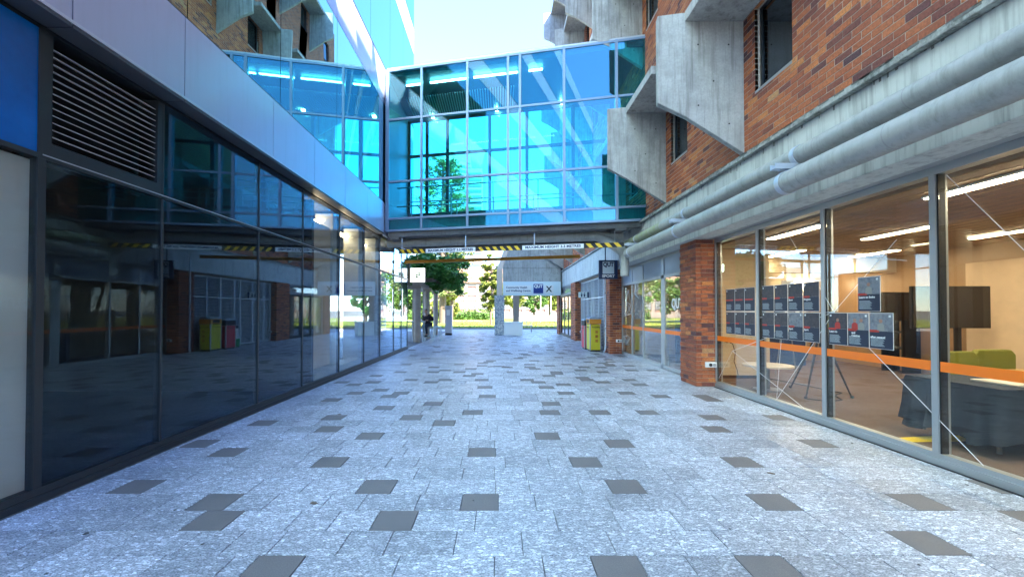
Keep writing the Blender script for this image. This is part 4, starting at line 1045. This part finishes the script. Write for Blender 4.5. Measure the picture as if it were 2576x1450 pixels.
# ------------------------------------------------------------------ concrete portal
t = thing('concrete_portal', 'bare concrete end wall with slanted edge over a sign beam and pebbled column', 'portal', (2, 25.5, 0))
PY = 25.3
B().prism([(.22, 3.36), (.22, 4.2), (.62, 5.4), (1.15, 6.6), (3.84, 7.2), (3.84, 3.36)], 'y', PY, PY+.6).build('wall', 'concrete', t)
q = B(); q.add([(-.16, PY+.75, 2.5), (.2, PY-.02, 2.5), (.2, PY-.02, 4.2), (-.16, PY+.75, 4.2), (.6, PY-.02, 5.4), (.26, PY+.75, 5.4), (1.13, PY-.02, 6.6), (.8, PY+.75, 6.6),
                (.2, PY+.75, 2.5), (.2, PY+.75, 4.2), (.6, PY+.75, 5.4), (1.13, PY+.75, 6.6)], [(0,1,2,3),(3,2,4,5),(5,4,6,7),(0,8,1),(8,0,3,9),(9,3,5,10),(10,5,7,11),(6,11,7),(1,8,9,2),(2,9,10,4),(4,10,11,6)]).build('slanted_edge', 'sandstone', t)
bx('column', 'pebble', t, -.30, .32, PY, PY+.6, 0, 2.495)
bx('sign_beam', 'sign_pale', t, .24, 3.84, PY-.05, PY+.5, 2.5, 3.355)
bx('rear_column', 'sandstone', t, .95, 1.35, PY+2.2, PY+2.6, 0, 2.6)
bx('side_return', 'concrete', t, 3.3, 3.84, PY+.6, PY+4, 2.6, 7.0)
q = B()
for i in range(8):
    for j in range(5):
        q.cyl((.55+i*.43+(.08 if j % 2 else 0), PY-.004, 3.5+j*.37), (.55+i*.43+(.08 if j % 2 else 0), PY+.001, 3.5+j*.37), .018, n=8)
q.build('tie_hole', 'black', t, kind='stuff')
B().box(.24, 3.84, PY-.006, PY+.001, 4.18, 4.2).build('form_joint', 'concrete_dark', t)
bx('sign_panel', 'white', t, .33, 2.0, PY-.085, PY-.052, 2.62, 3.12); bx('sign_panel', 'navy_blue', t, 2.13, 2.73, PY-.085, PY-.052, 2.62, 3.2); bx('sign_panel', 'white', t, 2.80, 3.38, PY-.085, PY-.052, 2.62, 3.12)
text('lettering', 'Community Health', .17, 'navy', (.42, PY-.088, 2.98), CAMFACE, t, align='LEFT', width=None, bold=.004)
text('lettering', 'and Wellbeing Centre', .17, 'navy', (.42, PY-.088, 2.78), CAMFACE, t, align='LEFT', bold=.004)
text('lettering', 'QUT', .26, 'white', (2.43, PY-.088, 3.05), CAMFACE, t, width=.54, bold=.012)
text('lettering', 'X', .5, 'black', (3.09, PY-.088, 2.87), CAMFACE, t, bold=.012)
t = thing('planter_box', 'white box planter at the foot of the pebbled column', 'planter', (.9, 25.0, 0))
bx('box', 'white', t, .30, 1.46, PY-.12, PY+.6, 0, .80, bevel=.01); bx('rim', 'white', t, .28, 1.48, PY-.14, PY+.62, .801, .84)

# ------------------------------------------------------------------ pergola side
t = thing('pergola', 'stone pergola with a row of columns carrying a rough beam', 'pergola', (-3.9, 22.5, 0))
for y, rr in ((19.9, .18), (22.6, .15), (25.6, .15)):
    B().cyl((-4.02, y, 0), (-4.02, y, 2.62), rr, rr*.95, n=24).build('column', 'column_stone', t, smooth=True); bx('capital', 'column_stone', t, -4.22, -3.82, y-.2, y+.2, 2.622, 2.75)
for y in (20.2, 23.2, 26.3): bx('column', 'column_stone', t, -4.95, -4.6, y-.15, y+.15, 0, 2.74)
bx('beam', 'column_stone', t, -4.18, -3.86, 19.5, 26.6, 2.752, 3.0); bx('beam', 'column_stone', t, -5.12, -4.8, 19.5, 26.6, 2.752, 3.0)
for k in range(9): piece('cross_beam', 'bark', t, -5.6, -3.2, 19.7+k*.82, 19.78+k*.82, 3.002, 3.12)
def vine_pts(n, r):
    A = clump_pts((-3.9, 21.6, 3.75), (1.25, 3.0, .85), 60, .42, .35)(int(n*.75), r); Bq = clump_pts((-2.7, 23.0, 3.55), (1.0, 2.6, 1.15), 40, .38, .3)(n-int(n*.75), r)
    return np.concatenate([A, Bq])
V, Fc = leaves(19000, vine_pts, .10, 12); t2 = thing('climbing_vine', 'dense dark green vine heaped over the pergola', 'vine', (-4.0, 22, 0))
leaf_obj('foliage', V, Fc, 'leaf_dark', t2)
B().tube([(-4.3, 20.6, 0), (-4.35, 20.7, 1.4), (-4.1, 20.9, 2.8), (-3.8, 21.5, 3.6)], [.07, .06, .05, .03], 8).build('stem', 'bark', t2, smooth=True)
t = thing('kiosk_pillar', 'pale upright cabinet with black base at the end of the pergola', 'cabinet', (-3.2, 25.6, 0))
bx('base', 'black', t, -3.40, -3.0, 25.5, 25.9, 0, .13); bx('body', 'kiosk', t, -3.41, -2.99, 25.49, 25.91, .131, 1.85, bevel=.01); bx('notice', 'white', t, -3.32, -3.1, 25.484, 25.489, 1.25, 1.6)
# bar table and stools
t = thing('bar_table', 'white high bar table in front of the seated man', 'table', (-4.25, 20.9, 0))
bx('tabletop', 'stool_white', t, -4.35, -3.72, 20.0, 20.55, .98, 1.02)
for a in (-4.3, -3.77):
    for b in (20.05, 20.5): B().cyl((a, b, 0), (a, b, .98), .018).build('leg', 'stool_white', t)
def stool(x, y, lb):
    t = thing('bar_stool', lb, 'stool', (x, y, 0), 'pale metal bar stools')
    bx('seat', 'stool_white', t, x-.16, x+.16, y-.16, y+.16, .70, .74, bevel=.01)
    for a in (-1, 1):
        for b in (-1, 1): B().cyl((x+a*.2, y+b*.2, 0), (x+a*.13, y+b*.13, .70), .014).build('leg', 'stool_white', t)
    q = B(); 
    for a in (-1, 1): q.cyl((x+a*.18, y-.18, .25), (x+a*.18, y+.18, .25), .01).cyl((x-.18, y+a*.18, .25), (x+.18, y+a*.18, .25), .01)
    q.build('foot_ring', 'stool_white', t)
stool(-3.62, 20.85, 'pale metal bar stool carrying the seated man'); stool(-3.2, 21.25, 'empty pale metal bar stool to the right of the seated man'); stool(-3.15, 20.5, 'empty pale metal bar stool nearest the passage')

def skin(name, joints, edges, m, parent, sub=2):
    me = bpy.data.meshes.new(name); o0 = Vector(joints[0][:3]); me.from_pydata([tuple(Vector(j[:3])-o0) for j in joints], edges, []); me.materials.append(M[m])
    o = link(name, me, parent, o0); 
    sk = o.modifiers.new('skin', 'SKIN'); sk.use_smooth_shade = True
    lay = me.skin_vertices[0] if me.skin_vertices else None
    if lay is None:
        bm_ = __import__('bmesh').new(); bm_.from_mesh(me); bm_.verts.layers.skin.verify(); bm_.to_mesh(me); bm_.free(); lay = me.skin_vertices[0]
    for i, j in enumerate(joints): lay.data[i].radius = (j[3], j[4] if len(j) > 4 else j[3]); lay.data[i].use_root = (i == 0)
    sb = o.modifiers.new('sub', 'SUBSURF'); sb.levels = sb.render_levels = sub; return o
mx, my = -3.62, 20.85
p = thing('person', 'man in a dark jacket sitting on a bar stool, leaning over the table', 'person', (mx, my, 0))
p.rotation_euler = (0, 0, R(62))
body = skin('body', [(mx-.06, my, .86, .10), (mx-.09, my, 1.05, .11), (mx-.16, my, 1.28, .11), (mx-.2, my, 1.37, .05), (mx-.23, my, 1.44, .055), (mx-.25, my, 1.52, .085, .08), (mx-.25, my, 1.6, .07),
    (mx-.14, my-.19, 1.27, .045), (mx-.06, my-.27, 1.06, .04), (mx-.3, my-.15, 1.06, .03), (mx-.38, my-.12, 1.06, .028),
    (mx-.14, my+.19, 1.27, .045), (mx-.06, my+.27, 1.06, .04), (mx-.3, my+.15, 1.06, .03), (mx-.38, my+.12, 1.07, .028),
    (mx-.05, my-.1, .82, .075), (mx-.38, my-.13, .80, .058), (mx-.32, my-.13, .36, .04), (mx-.4, my-.13, .3, .03),
    (mx-.05, my+.1, .82, .075), (mx-.34, my+.14, .80, .058), (mx-.1, my+.14, .34, .04), (mx-.18, my+.14, .29, .03)],
    [(0,1),(1,2),(2,3),(3,4),(4,5),(5,6),(2,7),(7,8),(8,9),(9,10),(2,11),(11,12),(12,13),(13,14),(0,15),(15,16),(16,17),(17,18),(0,19),(19,20),(20,21),(21,22)], 'skin', p)
for s in (-1, 1):      # fingers curled on the table edge / cup
    for k in range(5):
        b = Vector((mx-.40, my+s*.12+(k-2)*.016, 1.065 if k < 4 else 1.05)); l = (.05, .06, .058, .045, .035)[k]
        B().tube([b, b+Vector((-l*.6, 0, .004)), b+Vector((-l, 0, -.02))], [.009, .008, .006], 6).build('finger', 'skin', body, smooth=True)
for s in (-.03, .03): B().cyl((mx-.325, my+s, 1.535), (mx-.333, my+s, 1.535), .009, n=8).build('eye', 'black', body)
B().tube([(mx-.325, my, 1.53), (mx-.355, my, 1.50), (mx-.33, my, 1.495)], [.01, .016, .012], 6).build('nose', 'skin', body, smooth=True)
for s in (-.075, .075): B().cyl((mx-.24, my+s, 1.52), (mx-.24, my+s*1.15, 1.525), .026, .02, n=8).build('ear', 'skin', body)
skin('jacket', [(mx-.06, my, .84, .17, .15), (mx-.09, my, 1.05, .16, .17), (mx-.15, my, 1.27, .15, .16), (mx-.18, my, 1.36, .085),
    (mx-.13, my-.21, 1.27, .085), (mx-.03, my-.31, 1.06, .07), (mx-.29, my-.16, 1.07, .05), (mx-.13, my+.21, 1.27, .085), (mx-.03, my+.31, 1.06, .07), (mx-.29, my+.16, 1.07, .05)],
    [(0,1),(1,2),(2,3),(2,4),(4,5),(5,6),(2,7),(7,8),(8,9)], 'jacket', p)
skin('trousers', [(mx-.03, my, .83, .15, .13), (mx-.06, my-.11, .82, .10), (mx-.39, my-.13, .80, .08), (mx-.32, my-.13, .34, .055), (mx-.06, my+.11, .82, .10), (mx-.35, my+.14, .80, .08), (mx-.1, my+.14, .33, .055)],
    [(0,1),(1,2),(2,3),(0,4),(4,5),(5,6)], 'trousers', p)
skin('hair', [(mx-.22, my, 1.56, .085, .082), (mx-.25, my, 1.615, .075, .07)], [(0,1)], 'hair', p)
for x, y in ((mx-.36, my-.13), (mx-.14, my+.14)):
    B().tube([(x+.06, y, .28), (x-.04, y, .27), (x-.14, y, .25)], [.04, .045, .03], 8).build('shoe', 'rubber', p, smooth=True)
t = thing('coffee_cup', 'white takeaway cup on the bar table in front of the man', 'cup', (mx-.3, my-.42, 1.02)); B().cyl((mx-.3, my-.42, 1.021), (mx-.3, my-.42, 1.12), .03, .04, n=14).build('cup', 'white', t, smooth=True); B().cyl((mx-.3, my-.42, 1.121), (mx-.3, my-.42, 1.13), .042, n=14).build('lid', 'black', t)

# ------------------------------------------------------------------ far background
for x, h, lb in ((-9.8, 3.0, 'rounded bright shrub left of the lawn under the vine'), (-7.2, 3.6, 'bright shrub between the cabinet and the heritage windows')):
    tree(lb, x*1.0, 60, h, 1.5, 1.5, 'leaf_yellow', int(h*10), n=5000, size=.13, trunk=.08, cat='shrub')
HB = thing('heritage_building', 'old sunlit brick and sandstone building with rows of small paned windows across the lawn', 'building', (-8, 92, 0))
FY = 90
B().box(-34, 14, FY, FY+14, 0, 7.6).build('wall', 'old_brick', HB)
for z0, z1 in ((0, 1.2), (3.7, 4.5), (6.9, 7.7)): bx('stone_band', 'sandstone', HB, -34.1, 14.1, FY-.15, FY+.02, z0, z1)
for k in range(19):
    x = -33+k*2.56; bx('pilaster', 'sandstone', HB, x-.35, x+.35, FY-.25, FY-.16, 0, 7.4)
for k in range(18):
    for z0, z1 in ((1.8, 3.5), (4.9, 6.4)):
        x = -33+1.28+k*2.56; wn = bx('window', 'window_dark', HB, x-.8, x+.8, FY-.08, FY-.05, z0, z1)
        q = B()
        for i in range(6): q.box(x-.8+i*.32-.028, x-.8+i*.32+.028, FY-.12, FY-.081, z0, z1)
        for i in range(6): q.box(x-.8, x+.8, FY-.118, FY-.0815, z0+(z1-z0)*i/5-.028, z0+(z1-z0)*i/5+.028)
        q.build('window_frame', 'old_white', wn)
B().prism([(FY-.6, 7.7), (FY+7, 11.5), (FY+14.6, 7.7)], 'x', -34.6, 14.6).build('roof', 'roof_tile', HB)
TW = thing('highrise', 'pale blue glass highrise far behind the pine tree', 'skyscraper', (-32, 300, 0))
B().cyl((-32, 310, 0), (-32, 310, 112), 11, n=28).build('wall', 'tower_wall', TW, smooth=True); B().prism([(-42, 112), (-42, 120), (-36, 127), (-28, 127.5), (-22, 118), (-22, 112)], 'y', 303, 317).build('crown_top', 'tower_wall', TW)
q = B()
for k in range(30): q.cyl((-32, 310, 3+k*3.6), (-32, 310, 5+k*3.6), 11.15, n=28, cap=False)
q.build('window_band', 'tower_window', TW)
T2 = thing('highrise', 'narrow cream highrise beside the pale blue tower', 'skyscraper', (-14, 240, 0)); bx('wall', 'sandstone', T2, -18, -10, 235, 247, 0, 84)
for k in range(24): piece('window_band', 'tower_window', T2, -17.6, -10.4, 234.8, 235, 4+k*3.3, 5.6+k*3.3)
# hoop pine
t = thing('pine_tree', 'tall rounded bunya pine seen through the bridge glass', 'tree', (-6.7, 48, 0))
B().tube([(-6.7, 48, 0), (-6.7, 48, 10), (-6.7, 48, 19)], [.45, .3, .08], 10).build('trunk', 'bark', t, smooth=True)
r = random.Random(9); q = B(); PP = []
for k in range(150):
    z = 3+16.3*(k/150); w_ = 3.5*math.sqrt(max(0, 1-((z-10)/10)**2))*r.uniform(.75, 1.1)+.2; a = r.uniform(0, 6.28)
    p0 = Vector((-6.7, 48, z)); p1 = p0+Vector((math.cos(a)*w_*.6, math.sin(a)*w_*.6, .1)); p2 = p0+Vector((math.cos(a)*w_, math.sin(a)*w_, .5))
    q.tube([p0, p1, p2], [.06, .04, .02], 5)
    for i in range(130):
        u_ = .25+.75*r.random()**.6; PP.append(tuple(p0.lerp(p2, u_)+Vector((r.gauss(0, .18), r.gauss(0, .18), r.gauss(-.05, .16)))))
q.build('branches', 'bark', t)
PPa = np.array(PP); V, Fc = leaves(len(PPa), lambda n, rr: PPa, .13, 3); leaf_obj('crown', V, Fc, 'pine', t)
# other trees
tree('slender yellow green tree beside the slanted concrete edge', -.85, 42, 7.4, 1.15, 3.0, 'leaf_yellow', 21, n=9000, size=.12, trunk=.1, nc=70)
tree('bright tree behind the vine at the left of the lawn', -6.2, 52, 10.5, 2.0, 4.2, 'leaf_yellow', 22, n=12000, size=.18, trunk=.2)
tree('leafy tree seen between the pergola columns', -9.5, 40, 5.5, 2.6, 2.2, 'leaf_mid', 23, n=6000, size=.17)
for x, y, h, cw, ch, m, sd_, lb in ((2.2, 58, 6.2, 2.0, 2.3, 'leaf_yellow', 31, 'round yellow green tree seen left under the sign beam'), (5.4, 62, 6.0, 2.2, 2.4, 'leaf_mid', 32, 'mid green tree in the middle under the sign beam'),
        (8.2, 66, 6.8, 2.6, 2.6, 'leaf_yellow', 33, 'bright tree at the right under the sign beam'), (9.6, 52, 5.2, 1.7, 2.2, 'leaf_dark', 34, 'dark green tree next to the double doors'),
        (12, 70, 9, 3.5, 3.6, 'leaf_mid', 35, 'taller tree behind the bright one at the right'), (-15, 70, 9, 4, 3.8, 'leaf_mid', 36, 'broad green tree far left in front of the heritage building')):
    tree(lb, x, y, h, cw, ch, m, sd_, n=5500, size=.17, trunk=.15)
for x, y, h, cw, ch, sd_, lb in ((-1.5, -30, 9.5, 2.8, 3.4, 41, 'dark tree behind the viewer seen reflected in the bridge glass'), (3.0, -34, 8.5, 3.2, 3.2, 42, 'second dark tree behind the viewer seen reflected lower in the bridge glass')):
    tree(lb, x, y, h, cw, ch, 'leaf_dark', sd_, n=5000, size=.2, trunk=.2)
def hedge_pts(n, r): return np.stack([r.uniform(-16, -1.0, n), r.uniform(66, 67.6, n), r.uniform(0, 1, n)*(1.3+.6*np.sin(r.uniform(-16, -1, n)))], 1)
V, Fc = leaves(9000, hedge_pts, .16, 8); leaf_obj('hedge', V, Fc, 'leaf_mid', kind='stuff', label='clipped hedge and shrubs in front of the heritage building')
t = thing('garden_wall', 'low white wall across the far path under the sign beam', 'wall', (8, 60.5, 0)); bx('wall', 'white', t, 2.6, 16, 60.3, 60.6, 0, .75); bx('coping', 'sandstone', t, 2.5, 16.1, 60.25, 60.65, .751, .83)
for x, lb in ((5.6, 'left slim pale pole by the far path'), (7.0, 'middle slim pale pole by the far path'), (8.0, 'right slim pale pole by the far path')):
    t = thing('pole', lb, 'pole', (x, 55, 0), 'slim poles beyond the portal'); B().cyl((x, 55, 0), (x, 55, 4.4), .06, .045, n=10).build('shaft', 'white', t, smooth=True); B().cyl((x, 55, 4.401), (x, 55, 4.5), .09, n=10).build('cap', 'alu', t)
for x, y, lb in ((3.3, 34.6, 'left short railing post at the end of the passage'), (5.0, 35.2, 'right short railing post at the end of the passage')):
    t = thing('railing', lb, 'railing', (x, y, 0), 'thin railings at the end of the passage'); B().cyl((x, y, 0), (x, y, 1.0), .025).build('post', 'steel', t); B().cyl((x, y, 1.0), (x+1.4, y, 1.0), .02).build('rail', 'steel', t); B().cyl((x+1.4, y, 0), (x+1.4, y, 1.0), .025).build('post', 'steel', t)
# sculpture-like white bench seen beyond the planter
t = thing('bench', 'white slatted bench on the far side of the planter box', 'bench', (1.6, 29, 0))
for k in range(4): piece('slat', 'table_white', t, 1.0, 2.4, 29+k*.11, 29.08+k*.11, .45, .48)
for k in range(5): B().box(1.05+k*.3, 1.12+k*.3, 29.42, 29.45, .5, .98).build('back_slat', 'table_white', t)
for x in (1.1, 2.3): bx('leg', 'steel', t, x-.03, x+.03, 29.05, 29.4, 0, .449)
rl = random.Random(11)
for i, (x, y, lb) in enumerate(((-1.5, 3.3, 'single dark fallen leaf on the light paving at the left front'), (-.02, 11.2, 'thin dry twig on the paving in the middle distance'), (2.6, 3.9, 'small brown fallen leaf near the right shopfront'), (-2.4, 6.1, 'small dry leaf near the left glass wall'), (1.1, 7.2, 'tiny curled leaf in the middle of the paving'))):
    a = rl.uniform(0, 6); q = B()
    if 'twig' in lb: q.tube([(x-.3, y, .012), (x, y+.03, .018), (x+.3, y-.02, .01)], [.008, .01, .006], 6)
    else:
        P = [(math.cos(t_)*.035*(1.3 if k % 2 else .8), math.sin(t_)*.018) for k, t_ in enumerate([j*math.pi/4 for j in range(8)])]
        P = [(x+p_[0]*math.cos(a)-p_[1]*math.sin(a), y+p_[0]*math.sin(a)+p_[1]*math.cos(a)) for p_ in P]; q.prism(P, 'z', .004, .007)
    q.build('twig' if 'twig' in lb else 'fallen_leaf', 'bark', None, label=lb, cat='twig' if 'twig' in lb else 'leaf')
bpy.context.view_layer.update()
